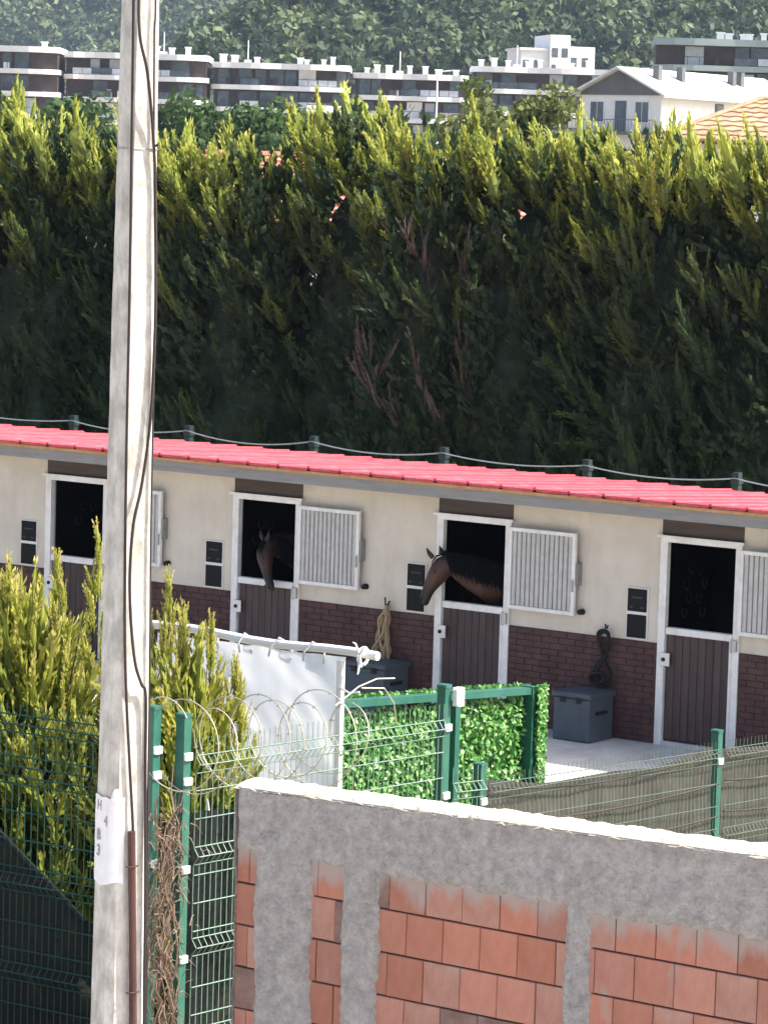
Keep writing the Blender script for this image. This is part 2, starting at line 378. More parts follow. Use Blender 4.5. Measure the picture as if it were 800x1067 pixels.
# far-off woods on the two hills
def forest(name, hf, l0, l1, f0, f1, step, rad, nq, size, label, cut=None):
    Vs, Ts = [], []
    for f in np.arange(f0, f1, step):
        for l in np.arange(l0, l1, step):
            ll = l + rng.uniform(-.6,.6)*step; ff = f + rng.uniform(-.6,.6)*step
            z = hf(ll, ff)
            if cut and z > cut(ll): z = cut(ll)
            r = rad*rng.uniform(.65,1.3); c = far(ll, ff, z + r*.75)
            V, T = leafcloud(np.array(c), r, nq, size, (1,1,rng.uniform(.8,1.2)), rng.uniform(.15,.8), .35, .72)
            Vs.append(V); Ts.append(T)
    o = np_mesh(name, np.concatenate(Vs), 4, FORL, None, np.concatenate(Ts))
    tag(o, label, 'forest', kind='stuff')
forest('hillside_forest', near_hill, -75, 165, 690, 800, 5.4, 4.0, 170, .95, 'green pine wood covering the nearer hillside', crest)
forest('distant_forest', far_hill, -250, 40, 1372, 1500, 8.5, 6.2, 110, 1.6, 'hazy bluish wood on the far hill slope')

# ------------------------------------------------------------------ far buildings
BWHITE = mat('far_white_render', (.70,.69,.67), (.80,.79,.77), rough=.8, scale=.6)
BDARK = mat('far_brown_cladding', (.045,.032,.03), (.08,.055,.048), rough=.7, scale=.8)
BGREY = mat('far_grey_wall', (.09,.095,.10), (.14,.145,.15), rough=.8, scale=.7)
BGLASS = mat('far_glass', (.04,.06,.075), (.10,.14,.17), rough=.12, spec=.8, scale=.9)
BCURT = mat('far_curtain', (.42,.46,.50), (.55,.58,.60), rough=.4, spec=.5, scale=2)
BGREEN = mat('far_teal_trim', (.30,.36,.34), rough=.6)
ROOFPALE = mat('pale_metal_roof', (.55,.54,.52), (.70,.69,.66), rough=.6, scale=.5, stretch=(4,.4,1))
def apartment(lat0, lat1, fwd, ztop, n, label, seed, chim, mast=None, group='apartment blocks below the wooded hill', dark=.45, yaw=0.0, slabm=BWHITE):
    rr = random.Random(seed)
    zg = 8.3
    c = far((lat0+lat1)/2, fwd); W = (lat1-lat0)/2
    t = thing('apartment_block', (c.x, c.y, zg), label, 'building', group, PHI+yaw)
    hs = 2.95; H = ztop - zg
    MB().box(-W+.3, W-.3, 1.6, 12, -4, H-.3).build('wall', BDARK if dark > .4 else BGREY, t)
    for k in range(n+1):
        z = H - k*hs
        g = MB(); prof = []
        th = .75 if k == 0 else .62
        y0 = -.1 if k == 0 else .0
        outl = []
        m_ = 14
        for i in range(m_+1):       # gently curved front edge with rounded ends
            x = -W + 2*W*i/m_
            e = min(1, (W-abs(x))/1.4)
            outl.append((x, y0 + 1.3*(1-math.sqrt(max(0, 1-(1-e)**2))) - .35*math.sin(i*1.1+seed)))
        top = [(x,y,z) for x,y in outl] + [(W,12.3,z),(-W,12.3,z)]
        bot = [(x,y,z-th) for x,y in outl] + [(W,12.3,z-th),(-W,12.3,z-th)]
        nn = len(top)
        g.add(top+bot, [tuple(range(nn)), tuple(range(2*nn-1,nn-1,-1))] + [(i, nn+i, nn+(i+1)%nn, (i+1)%nn) for i in range(nn)])
        g.build('floor_slab', slabm, t)
    for k in range(n):
        z1 = H - k*hs - .75; z0 = H - (k+1)*hs + .02
        x = -W + .8
        while x < W - 1.2:
            wd = rr.uniform(1.3, 2.6); x1 = min(x+wd, W-.6)
            kind = rr.random()
            if kind < .62:
                f = MB()
                f.box(x, x+.09, 1.44, 1.6, z0, z1).box(x1-.09, x1, 1.44, 1.6, z0, z1).box(x+.09, x1-.09, 1.44, 1.6, z1-.1, z1)
                fo = f.build('window', BDARK, t)
                MB().box(x+.09, x1-.09, 1.5, 1.57, z0, z1-.1).build('pane', BCURT if rr.random() < .28 else BGLASS, fo)
            elif kind < .75:
                MB().box(x, x1, 1.2, 1.62, z0, z1).build('wall_panel', BWHITE if rr.random() < .3 else BGREY, t)
            x = x1 + rr.choice([.05, .3, 1.1])
        bl = MB().box(-W+1.2, W-1.2, .42, .50, z0+.86, z0+.93)
        for xx in np.arange(-W+1.2, W-3.6, 2.6):
            if rr.random() < .55: MB().box(xx+.05, xx+2.5, .44, .48, z0+.06, z0+.84).build('balcony_glass', BCURT if rr.random() < .6 else BGLASS, t)
        for xx in np.arange(-W+1.2, W-1.1, 1.3): bl.box(xx-.03, xx+.03, .43, .49, z0, z0+.86)
        bl.build('balustrade', BDARK, t)
        for i in range(6):          # balcony furniture and plants read as small dark and pale blocks
            bx = rr.uniform(-W+1.5, W-2)
            MB().box(bx, bx+rr.uniform(.4,1.1), .6, 1.0, z0, z0+rr.uniform(.6,1.1)).build('balcony_furniture', BWHITE if rr.random()<.5 else BDARK, t)
    for cx in chim:
        hc = rr.uniform(.6,1.15); wc = rr.uniform(.28,.48); cx += rr.uniform(-.4,.4)
        g = MB().box(cx-wc, cx+wc, 4, 4.9, H, H+hc).box(cx-wc-.1, cx+wc+.1, 3.9, 5, H+hc, H+hc+.16)
        g.build('chimney', BWHITE, t)
    if mast is not None:
        MB().tube([(mast,4.4,H),(mast,4.4,H+3.1)], .07, 5).box(mast-.5, mast+.5, 4.2, 4.6, H, H+.5).build('antenna_mast', BWHITE, t)
    return t
apartment(-72, -44.5, 452, 22.3, 4, 'apartment block with brown walls at the pole end of the row', 1, [-4, 2, 11])
apartment(-44.2, -25.0, 455, 21.9, 4, 'apartment block with curved white slabs partly behind the concrete pole', 2, [0.5, 2.2, 4.5, 6.6], 3.4)
apartment(-24.7, -6.2, 457, 21.2, 4, 'apartment block with white awning on its lower balcony', 3, [-7.5,-6,-3.4,2.2,3.6,5.2,6.8], -4.6)
apartment(-5.9, 9.6, 459, 20.4, 4, 'apartment block behind the thin white lamp mast', 4, [-6,-4.5,-2.6,0,1.7,4,6.2], -1.5)
apartment(9.9, 31, 461, 21.8, 4, 'lowest apartment block of the row beside the pale gabled house', 5, [-9,-7.2,-5.6,-3,-1.2,1.2,3.4,5.3], -4.3)
apartment(28.5, 60, 383, 22.9, 3, 'dark modern apartment block with thin teal roof edge', 6, [-8.6,-7.2,-5.9,-4.7,-3.4,-1.5], None, None, .45, -.05, BGREEN)
# awning on the third block
aw = thing('awning', tuple(far(-9.5, 456.2, 14.9)), 'white fabric awning over an apartment balcony', 'awning', None, PHI)
MB().add([(-2.3,0,.9),(2.3,0,.9),(2.3,-1.3,.1),(-2.3,-1.3,.1),(-2.3,0,.82),(2.3,0,.82),(2.3,-1.3,.02),(-2.3,-1.3,.02)],
         [(0,3,2,1),(4,5,6,7),(0,1,5,4),(1,2,6,5),(2,3,7,6),(3,0,4,7)]).build('canopy', BWHITE, aw)
MB().box(-2.35,2.35,-.06,.06,.84,1.0).build('roller', BGREY, aw)
# stepped white building farther up
c = far(28, 606); t = thing('white_villa', (c.x, c.y, 8), 'stepped bright white building at the foot of the wood', 'building', None, PHI+.25)
MB().box(-6.5,-1.5,0,9,0,21.8).build('wing', BWHITE, t); MB().box(-1.5,2.2,-.8,9,0,24.6).build('tower', BWHITE, t); MB().box(2.2,7,0,9,0,22.7).build('wing', BWHITE, t)
MB().box(-6.9,-1.2,-.4,9,21.8,22.2).build('roof_edge', BWHITE, t)
for x, z in [(-5.6,19.3),(-3.6,19.3),(-.6,21.5),(-.6,18.6),(1.2,21.5),(3.1,20),(5.2,20),(3.1,17.4),(5.2,17.4)]:
    wy = -.82 if -1.5 < x < 2 else -.02
    wo = MB().box(x-.55,x+.55,wy-.04,wy+.05,z-.8,z+.8).build('window', BGREY, t)
    MB().box(x-.47,x+.47,wy-.06,wy,z-.72,z+.72).build('pane', BGLASS, wo)
# gabled house
c = far(19.6, 300); t = thing('gabled_house', (c.x, c.y, 6.5), 'pale gabled house with grey gable and long metal roof', 'house', None, PHI-.62)
# local: gable wall along x (centre 0) at y=0, ridge runs along +y ... turned so the long side faces right
gw, gl, ez, az = 4.1, 24.0, 7.95, 9.95
MB().add([(-gw,0,0),(gw,0,0),(gw,gl,0),(-gw,gl,0),(-gw,0,ez),(gw,0,ez),(gw,gl,ez),(-gw,gl,ez),(0,0,az),(0,gl,az)],
         [(0,1,5,8,4),(1,2,6,5),(2,3,7,9,6),(3,0,4,7)]).build('wall', BWHITE, t)
MB().add([(-gw,-.16,ez-.35),(gw,-.16,ez-.35),(gw,-.16,ez+.05),(0,-.16,az),(-gw,-.16,ez+.05)], [(0,1,2,3,4)]).add([(-gw,-.02,ez+.05),(gw,-.02,ez+.05),(0,-.02,az)], [(2,1,0)]).build('gable_cladding', BGREY, t)
rf = MB()
for s in (-1,1):
    A = [(0,-1.0,az+.12),(s*(gw+.9),-1.0,ez-.33),(s*(gw+.9),gl+1,ez-.33),(0,gl+1,az+.12)]
    rf.add(A + [(x,y,z-.2) for x,y,z in A], [(0,1,2,3),(7,6,5,4),(0,4,5,1),(1,5,6,2),(2,6,7,3),(3,7,4,0)])
ro = rf.build('roof', ROOFPALE, t)
for y in (2.5, 6.5, 15.5, 17.0): MB().box(1.6,2.2,y,y+.6,ez+.6,az+.35).build('chimney', BGREY, ro)
for x in (-2.4, 2.2):
    wo = MB().box(x-.75,x+.75,-.09,.02,5.2,7.1).build('window', BWHITE, t)
    MB().box(x-.65,x-.04,-.12,-.05,5.3,7.0).build('pane', BGLASS, wo); MB().box(x+.04,x+.65,-.12,-.05,5.3,7.0).build('pane', BGLASS, wo)
dr = MB().box(-.55,.55,-.09,.02,4.4,7.1).build('door', BGREY, t); MB().box(-.42,.42,-.12,-.05,4.5,7.0).build('pane', BGLASS, dr)
wo = MB().box(gw-.02,gw+.09,9.2,10.6,5.6,7.2).build('window', BGREY, t); MB().box(gw+.05,gw+.12,9.3,10.5,5.7,7.1).build('pane', BGLASS, wo)
rl = MB()
for x in np.linspace(-gw, gw, 28): rl.tube([(x,-1.4,4.4),(x,-1.4,5.4)], .02, 4)
rl.box(-gw,gw,-1.45,-1.35,5.4,5.47).box(-gw,gw,-1.5,-.05,4.15,4.4)
rl.build('balcony_railing', BGREY, t)
# tan tiled roof close behind the hedge on the right, red roof behind the hedge
TANTILE = mat('tan_tile', (.30,.17,.10), (.44,.28,.17), rough=.85, scale=3, rand=.1)
REDTILE = mat('salmon_tile', (.48,.17,.13), (.58,.25,.20), rough=.8, scale=3, rand=.06)
def tiled_house(name, lat, fwd, ze, za, hw, hl, yaw, label, tile, rows, hip=0.0):
    c = far(lat, fwd); t = thing(name, (c.x, c.y, 0), label, 'house', None, PHI+yaw)
    MB().box(-hl+.5,hl-.5,-hw+.5,hw-.5,0,ze-.1).build('wall', BWHITE, t)
    r = MB()
    r.add([(-hl,-hw,ze-.08),(hl,-hw,ze-.08),(hl,hw,ze-.08),(-hl,hw,ze-.08),(-hl+hip,0,za-.08),(hl-hip,0,za-.08)], [(0,3,2,1),(0,1,5,4),(2,3,4,5),(1,2,5),(3,0,4)])
    ro = r.build('roof', tile, t)
    for s in (-1,1):
        for k in range(rows):
            u0, u1 = k/rows, (k+1.06)/rows
            y0, y1 = s*hw*u0, s*hw*u1; z0, z1 = za+(ze-za)*u0, za+(ze-za)*u1
            h0, h1 = hl-hip*(1-u0), hl-hip*max(0,1-u1)
            n = max(8, int(hl*6)); pts = []
            for yy, zz, hh in ((y0, z0+.0, h0), (y1, z1+.05, h1), (y1, z1-.04, h1)):
                for i in range(n+1): pts.append((-hh + 2*hh*i/n, yy, zz + .035*(i % 2)))
            MB().grid(pts, n+1, 3).build('tile_course', tile, ro)
        if hip: MB().tube([(-hl,s*hw,ze+.03),(-hl+hip,0,za+.06)], .09, 6).build('hip_ridge', tile, ro); MB().tube([(hl,s*hw,ze+.03),(hl-hip,0,za+.06)], .09, 6).build('hip_ridge', tile, ro)
    MB().tube([(-hl+hip,0,za+.04),(hl-hip,0,za+.04)], .1, 6).build('ridge', tile, ro)
    return t
tiled_house('tiled_house', 16.4, 113.6, 7.55, 9.0, 3.8, 8.0, -.05, 'house with tan tiled roof behind the hedge end', TANTILE, 9, 3.7)
tiled_house('low_house', -.6, 76, 5.0, 6.4, 3.6, 3.9, .02, 'low house with salmon red roof glimpsed over the hedge dip', REDTILE, 12)
# thin lamp mast in front of the apartments
c = far(2.4, 205); t = thing('lamp_mast', (c.x, c.y, 2.5), 'thin white lamp mast standing before the apartment blocks', 'lamp post')
MB().tube([(c.x,c.y,2.5),(c.x,c.y,12.4)], [.09,.05], 8).build('mast', BWHITE, t)
MB().tube([(c.x,c.y,12.4),(c.x+.3,c.y+.2,12.6),(c.x+.7,c.y+.5,12.65)], .04, 6).build('arm', BWHITE, t)

# ------------------------------------------------------------------ trees behind the hedge
def limbs(g, base, H, R, n):
    g.tube([base, base+Vector((.1,.05,H*.3)), base+Vector((-.05,.1,H*.5)), base+Vector((.05,0,H*.68))], [R, R*.75, R*.5, R*.2], 8)
    for i in range(n):
        a = rng.uniform(0,6.28); h = H*rng.uniform(.35,.7); l = H*rng.uniform(.10,.18)
        d = Vector((math.cos(a), math.sin(a), .7)); p = base + Vector((0,0,h))
        g.tube([p, p+d*l*.5, p+d*l+Vector((0,0,.1*l))], [R*.4, R*.25, R*.08], 5)
def broad_tree(name, lat, fwd, ztop, rad, label, material, nclump, leaf, zb=None, group=None, tint=.5):
    c = far(lat, fwd); zb = ground_z(c.x, c.y) if zb is None else zb
    b = Vector((c.x, c.y, zb)); t = thing(name, tuple(b), label, 'tree', group)
    H = ztop - zb
    g = MB(); limbs(g, b, H, .05*H*.5+.06, 8); g.build('trunk', BARK, t)
    Vs, Ts = [], []
    for i in range(nclump):
        u = unit(rng.normal(size=3)); rr = rng.random()**.33
        cc = np.array(b) + np.array([0,0,H*.62]) + u*rr*np.array([rad*.8, rad*.8, H*.34])
        V, T = leafcloud(cc, rad*rng.uniform(.24,.40), 150, leaf, (1,1,.85), tint+rng.uniform(-.3,.3), .4, .45)
        Vs.append(V); Ts.append(T)
    np_mesh('crown', np.concatenate(Vs), 4, material, t, np.concatenate(Ts))
for lat, fwd, zt, r, tn, lb in [(-20.5,172,9.3,3.6,.4,'green tree below the brown walled apartment block'),(-15.6,168,9.3,3.8,.55,'light green tree next to the concrete pole, below the apartments'),
        (-10.6,175,9.4,4.0,.45,'green tree below the apartment block behind the pole'),(-6.2,170,9.2,3.5,.35,'darker green tree under the white awning'),(-2.2,174,9.0,3.3,.5,'green tree between the awning and the lamp mast')]:
    broad_tree('broadleaf_tree', lat, fwd, zt, r, lb, BROAD, 46, .22, group='green trees in front of the apartments', tint=tn)
broad_tree('pine_tree', 2.35, 101, 9.6, 1.7, 'pale green rounded pine rising behind the hedge', PINEL, 40, .12, tint=.6)
broad_tree('pine_tree', 4.6, 104, 9.6, 1.6, 'smaller olive pine just beside the rounded pine', PINEL, 34, .12, tint=.4)

# ------------------------------------------------------------------ the tall cypress hedge, tree by tree
def cypress(x, y, H, R, seed, label, group, nplume=400, K=76, dead=False, lean=-.52):
    t = thing('cypress_tree', (x, y, 0), label, 'tree', group)
    g = MB(); b = Vector((x,y,0))
    g.tube([b, b+Vector((.03,-.02,H*.4)), b+Vector((-.03,.03,H*.85))], [.17,.12,.03], 8)
    for i in range(16):
        a = rng.uniform(0,6.28); h = rng.uniform(.6, H*.7); l = R*rng.uniform(.5,.85)
        d = Vector((math.cos(a), math.sin(a), .55)); p = b + Vector((0,0,h))
        g.tube([p, p+d*l*.5, p+d*l+Vector((0,0,.2*l))], [.04,.028,.008], 5)
    g.build('trunk', BARK, t)
    def shell(n, r0, r1):
        h = rng.random(n)**.85
        prof = R*np.clip(1-(h**3.0),0.02,1)**.6*np.clip(.7+h*3,0,1)
        front = rng.random(n) < .68
        an = np.where(front, -1.1 + rng.uniform(-1.9,1.9,n), rng.uniform(0,2*math.pi,n))
        lob = 1 + .15*np.sin(an*3+seed) + .12*np.sin(an*5+h*11+seed*2)
        rr = prof*lob*(r0+(r1-r0)*rng.random(n)**.6)
        out = np.stack([np.cos(an), np.sin(an), np.zeros(n)], 1)
        base = np.array([x,y,0]) + out*rr[:,None] + np.stack([np.zeros(n),np.zeros(n),.25+h*(H-1.0)],1)
        return h, an, out, base
    # dense inner mass, lumpy and closed
    pts = []; nu, nv = 26, 30
    for j in range(nv):
        for i in range(nu+1):
            aa = 2*math.pi*(i % nu)/nu; hh_ = j/(nv-1)
            pr = R*max(.02,1-hh_**3.0)**.6*min(1,.7+hh_*3)*.66
            pr *= 1 + .22*noise.noise(Vector((math.cos(aa)*2.2+seed*5, math.sin(aa)*2.2, hh_*H*1.4))) + .12*noise.noise(Vector((math.cos(aa)*5+seed*5, math.sin(aa)*5, hh_*H*3)))
            pts.append((x+math.cos(aa)*pr, y+math.sin(aa)*pr, .15+hh_*(H-1.25)))
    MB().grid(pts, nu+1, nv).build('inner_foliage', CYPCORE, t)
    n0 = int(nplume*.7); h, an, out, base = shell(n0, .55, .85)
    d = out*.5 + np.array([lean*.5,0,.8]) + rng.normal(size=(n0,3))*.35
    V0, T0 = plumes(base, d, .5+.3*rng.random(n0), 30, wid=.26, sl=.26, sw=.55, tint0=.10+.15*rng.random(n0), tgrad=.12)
    # outer sprays: broad fluffy lobes that sweep up and taper
    per = 8; nb = nplume//per
    hb, ab, ob, bb = shell(nb, .50, .80)
    db = unit(ob*(.75*(1-hb*.55))[:,None] + np.array([lean,0,.75]) + rng.normal(size=(nb,3))*.16)
    lb = (.75+.55*rng.random(nb))*(1-.3*hb)
    kt = 9; at_ = rng.random(kt)*6.283; rt = R*.5*rng.random(kt)**.5
    ot = np.stack([np.cos(at_), np.sin(at_), np.zeros(kt)], 1)
    bb = np.concatenate([bb, np.array([x,y,H-1.5]) + ot*rt[:,None] + np.array([0,0,1])*rng.normal(size=(kt,1))*.14])
    db = np.concatenate([db, unit(ot*.3 + np.array([lean*.8,0,1.0]) + rng.normal(size=(kt,3))*.14)])
    lb = np.concatenate([lb, .80+.35*rng.random(kt)]); hb = np.concatenate([hb, np.full(kt,.97)]); ab = np.concatenate([ab, at_]); nb += kt
    n = nb*per; h = np.repeat(hb, per); an = np.repeat(ab, per)
    sp = np.tile(np.linspace(.12,.95,per), nb) + rng.normal(size=n)*.04
    D = np.repeat(db, per, axis=0); LB = np.repeat(lb, per)
    base = np.repeat(bb, per, axis=0) + D*(LB*sp)[:,None] + rng.normal(size=(n,3))*.045
    d = D*.75 + np.array([0,0,.35]) + rng.normal(size=(n,3))*(.42*(1.1-sp))[:,None]
    L = LB*(.60-.2*sp)*(.75+.45*rng.random(n))
    k = 6
    tb = np.array([x,y,H-.95]) + np.clip(rng.normal(size=(k,3)),-1.6,1.6)*np.array([R*.38,R*.38,.16]); td = np.array([lean*.6,0,1.0]) + rng.normal(size=(k,3))*.15
    base = np.concatenate([base,tb]); d = np.concatenate([d,td]); L = np.concatenate([L,.55+.42*rng.random(k)])
    hh = np.concatenate([h,np.ones(k)]); an = np.concatenate([an, np.zeros(k)])
    young = np.concatenate([np.repeat(rng.random(nb), per), np.full(k,.7)])
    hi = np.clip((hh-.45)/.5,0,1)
    tint = .18 + .12*young + hi*.52 + (young > .9)*.12; tg = .16 + .36*hi  # hi paints a sunlit top and shaded base into the leaf colour
    if dead:
        m1 = (np.cos(an-dead[0]) > .66) & (hh > dead[1]) & (hh < dead[2])
        drop = m1 & (rng.random(len(m1)) < .12)
        mk = m1 & ~drop
        V, T = plumes(base[mk], d[mk], L[mk]*.85, K//2, tint0=.3+.4*rng.random(mk.sum()), curl=.35, spread=1.0, wid=.24, core=.42)
        np_mesh('dead_branches', V, 4, CYPDEAD, t, T)
        keep = ~m1; base, d, L, tint, tg = base[keep], d[keep], L[keep], tint[keep], tg[keep]
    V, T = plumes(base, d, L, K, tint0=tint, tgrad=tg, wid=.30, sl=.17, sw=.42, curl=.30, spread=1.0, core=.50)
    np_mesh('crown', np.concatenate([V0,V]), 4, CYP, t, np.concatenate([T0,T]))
    return t
GH = 'cypress trees grown into a tall hedge'
hedge = [(-10.9,6.9,'cypress at the hedge end below the brown walled apartment block'),
 (-9.3,7.1,'tall cypress peak beside the concrete pole, below the brown walled apartments'),
 (-7.8,6.8,'cypress growing right behind the concrete pole'),
 (-6.35,6.8,'cypress just past the pole, beside the salmon roof dip'),
 (-5.0,6.5,'low cypress at the hedge dip, before the salmon roof'),
 (-3.6,6.4,'lowest cypress of the hedge dip, between salmon roof and the yellow peak'),
 (-2.05,7.15,'cypress with a tall bright yellow green peak under the lamp mast'),
 (-.15,6.75,'cypress with a bare brown dead patch on its side'),
 (1.15,6.7,'cypress next to the dead patch, in front of the rounded pine'),
 (2.3,6.85,'cypress in front of the gabled house front'),
 (3.45,6.75,'cypress below the long white wall of the gabled house'),
 (4.8,6.75,'cypress in front of the tan tiled roof'),
 (6.3,6.9,'cypress at the hedge end beyond the tan tiled roof')]
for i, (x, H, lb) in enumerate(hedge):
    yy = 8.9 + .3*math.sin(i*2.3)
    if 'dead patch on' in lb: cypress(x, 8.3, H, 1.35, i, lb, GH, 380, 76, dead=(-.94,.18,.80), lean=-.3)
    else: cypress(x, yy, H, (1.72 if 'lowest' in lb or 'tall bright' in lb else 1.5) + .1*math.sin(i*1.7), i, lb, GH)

# ------------------------------------------------------------------ wire fence behind the stable
t = thing('wire_fence', (1, 5.0, 0), 'sagging pale cord fence on dark posts behind the red roof', 'fence')
px = [-6.2,-4.043,-1.937,.225,2.36,4.57,6.747,8.95]
for x in px:
    MB().box(x-.045,x+.045,4.955,5.045,0,2.52).bevbox(x-.06,x+.06,4.94,5.06,2.38,2.45,.01).build('post', POSTDK, t)
for i in range(len(px)-1):
    a, b = px[i], px[i+1]; sg = .07+.06*((i*37)%5)/5
    MB().tube([(a+(b-a)*u, 4.95, 2.45 - sg*4*u*(1-u)*(1 if i%2 else .8) + .05*math.sin(i*2)*u*(1-u)) for u in np.linspace(0,1,13)], .0095, 5).build('cord', CORDG, t)
    for z in (.6,1.2,1.8): MB().tube([(a,4.95,z),((a+b)/2,4.95,z-.02),(b,4.95,z)], .004, 4).build('wire', POSTDK, t)

# ------------------------------------------------------------------ the stable
B = 2.93554; X0, X1 = -2*B-.0, 4.5*B
st = thing('stable_building', (X0, 0, 0), 'long low stable with red sheet roof and beige and brick walls', 'stable')
SY = 3.45
wl = MB()
for k in range(-2, 5):
    a, b = B*k+1.0, B*(k+1)
    b = min(b, X1)
    if b > a: wl.box(a, b, 0, .15, 0, 2.5)
wl.box(X0, X0+.15, .15, SY, 0, 2.42).box(X1-.15, X1, .15, SY, 0, 2.42).box(X0+.15, X1-.15, SY-.15, SY, 0, 2.38)
wo = wl.build('wall', STUCCO, st)
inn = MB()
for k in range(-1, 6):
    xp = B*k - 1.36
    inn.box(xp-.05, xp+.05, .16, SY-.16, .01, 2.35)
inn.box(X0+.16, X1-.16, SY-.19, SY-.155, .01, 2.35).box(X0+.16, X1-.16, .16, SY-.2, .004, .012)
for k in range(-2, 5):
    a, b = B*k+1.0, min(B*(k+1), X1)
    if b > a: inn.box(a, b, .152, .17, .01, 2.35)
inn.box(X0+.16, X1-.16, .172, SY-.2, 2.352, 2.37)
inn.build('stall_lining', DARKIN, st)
# brick plinth: backing + brick slips
for k in range(-2, 5):
    a, b = B*k+1.003, min(B*(k+1), X1)-.003
    if b <= a: continue
    po = MB().box(a, b, -.012, -.001, .003, 1.09).build('plinth', GROUT, st)
    g = MB(); rows = 16; rh = 1.087/rows
    for r in range(rows):
        x = a - (.11 if r % 2 else 0)
        while x < b:
            xa, xb = max(x, a), min(x+.212, b)
            if xb-xa > .03:
                d = .020 + rng.random()*.004
                g.bevbox(xa, xb, -d, -.0125, .004+r*rh, .004+(r+1)*rh-.007, .003)
            x += .221
    o = g.build('brick_courses', BRICKSLIP, po); o['kind'] = 'stuff'
# doors with frames, shutters
for k in range(-1, 5):
    x = B*k
    fr = MB(); fr.box(x-.002, x+.085, -.035, .03, 0, 2.19).box(x+.925, x+1.002, -.035, .03, 0, 2.19).box(x-.002, x+1.002, -.035, .03, 2.19, 2.25).box(x-.04, x+1.03, -.06, -.036, 2.235, 2.262)
    fr.build('door_frame', WHITE, st)
    MB().box(x+.0, x+1.0, -.012, .12, 2.252, 2.5).build('lintel_board', LINTEL, st)
    MB().box(x+.09, x+.92, -.04, .12, .0, .045).build('threshold', YARD, st)
    dl = MB().box(x+.1, x+.91, .02, .05, .06, 1.2).build('door', PLANK, st)
    pw = .77/8
    for i in range(8):
        xa = x+.105+i*pw
        MB().bevbox(xa+.002, xa+pw-.002, -.005, .02, .065, 1.198, .006).build('plank', PLANK, dl)
    MB().bevbox(x+.09, x+.915, -.03, .05, 1.2, 1.275, .006).build('top_rail', WHITE, dl)
    MB().bevbox(x+.878, x+.918, -.025, .05, .065, 1.198, .005).build('stile', WHITE, dl)
    lt = MB().bevbox(x+.055, x+.165, -.062, -.037, .86, 1.0, .006).build('latch', WHITE, dl)
    MB().tube([(x+.10,-.075,.93),(x+.10,-.06,.93)], .022, 10).build('knob', IRON, lt)
    MB().box(x+.925, x+.985, -.062, -.036, 1.10, 1.22).tube([(x+.93,-.055,1.09),(x+.93,-.055,1.23)], .014, 6).build('hinge', STEEL, dl)
    # upper half door: a barred grille swung open against the wall
    sx0, sx1, z0, z1 = x+1.012, x+1.895, 1.285, 2.19
    sh = MB(); sy0, sy1 = -.105, -.06
    sh.bevbox(sx0, sx0+.045, sy0, sy1, z0, z1, .005).bevbox(sx1-.045, sx1, sy0, sy1, z0, z1, .005)
    sh.bevbox(sx0+.045, sx1-.045, sy0, sy1, z1-.045, z1, .005).bevbox(sx0+.045, sx1-.045, sy0, sy1, z0, z0+.045, .005)
    so_ = sh.build('grille_door', WHITE, st)
    MB().box(sx0+.04, sx1-.04, -.071, -.064, z0+.04, z1-.04).build('backing', BARBACK, so_)
    nb = 13
    for i in range(nb):
        xb = sx0+.045+(sx1-sx0-.09)*(i+.5)/nb
        MB().bevbox(xb-.0245, xb+.0245, -.090, -.072, z0+.045, z1-.045, .006).build('bar', BARS, so_)
    MB().box(sx1-.03, sx1-.012, -.125, -.106, 1.55, 1.68).build('bolt', STEEL, so_)
    MB().box(sx1+.003, sx1+.028, -.085, -.002, 1.62, 1.86).build('hook', FASCIA, so_)
    MB().tube([(sx1+.055,-.001,1.33),(sx1+.055,-.07,1.33)], [.035,.03], 10).build('door_stop', IRON, st)
# roof: sandwich panels one by one, fascia
YF, YB = -.50, 3.6
def rz(y): return 2.675 - .058*(y-YF)
rf = MB().add([(X0-.3,YF+.02,rz(YF)-.075),(X1+.3,YF+.02,rz(YF)-.075),(X1+.3,YB-.02,rz(YB)-.075),(X0-.3,YB-.02,rz(YB)-.075),
               (X0-.3,YF+.02,rz(YF)-.04),(X1+.3,YF+.02,rz(YF)-.04),(X1+.3,YB-.02,rz(YB)-.04),(X0-.3,YB-.02,rz(YB)-.04)],
              [(0,3,2,1),(4,5,6,7),(0,1,5,4),(1,2,6,5),(2,3,7,6),(3,0,4,7)])
ro = rf.build('roof', FOAM, st)
MB().box(X0-.28, X1+.28, YF+.05, YF+.09, 2.475, 2.597).build('fascia', FASCIA, ro)
MB().box(X0-.28, X1+.28, YF+.092, -.002, 2.500, 2.515).build('soffit', FASCIA, ro)
def roof_panel_mesh(seed):
    r = random.Random(seed); pw = .4405
    prof = [(0,.004),(.012,.024),(.032,.025),(.05,.008),(.12,.005),(.16,.005),(.19,.009),(.22,.005),(.30,.005),(.33,.009),(.36,.005),(pw,.004)]
    g = MB(); pts = []; ys = []
    ys = [(YF-.03, -.028), (YF-.03, .002)] + [(YF-.02+(YB-YF+.02)*i/9, .003*(i % 2)) for i in range(10)]
    for yy, dz in ys:
        for u, h in prof: pts.append((u, yy, rz(yy) - rz(YF) + h + dz + r.uniform(-.0015,.0015)))
    g.grid(pts, len(prof), len(ys))
    me = g.mesh('roof_panel'); me.materials.append(ROOFRED); return me
pm = [roof_panel_mesh(s) for s in range(4)]
nx = int((X1-X0+.6)/.44)
for i in range(nx):
    o = bpy.data.objects.new('roof_panel', pm[i % 4 if i % 3 else (i*7) % 4]); COL.objects.link(o); o.parent = ro
    o.location = Vector((X0-.3+i*.44, 0, rz(YF) - .010 + .003*math.sin(i*2.7))) - WL[ro.name]
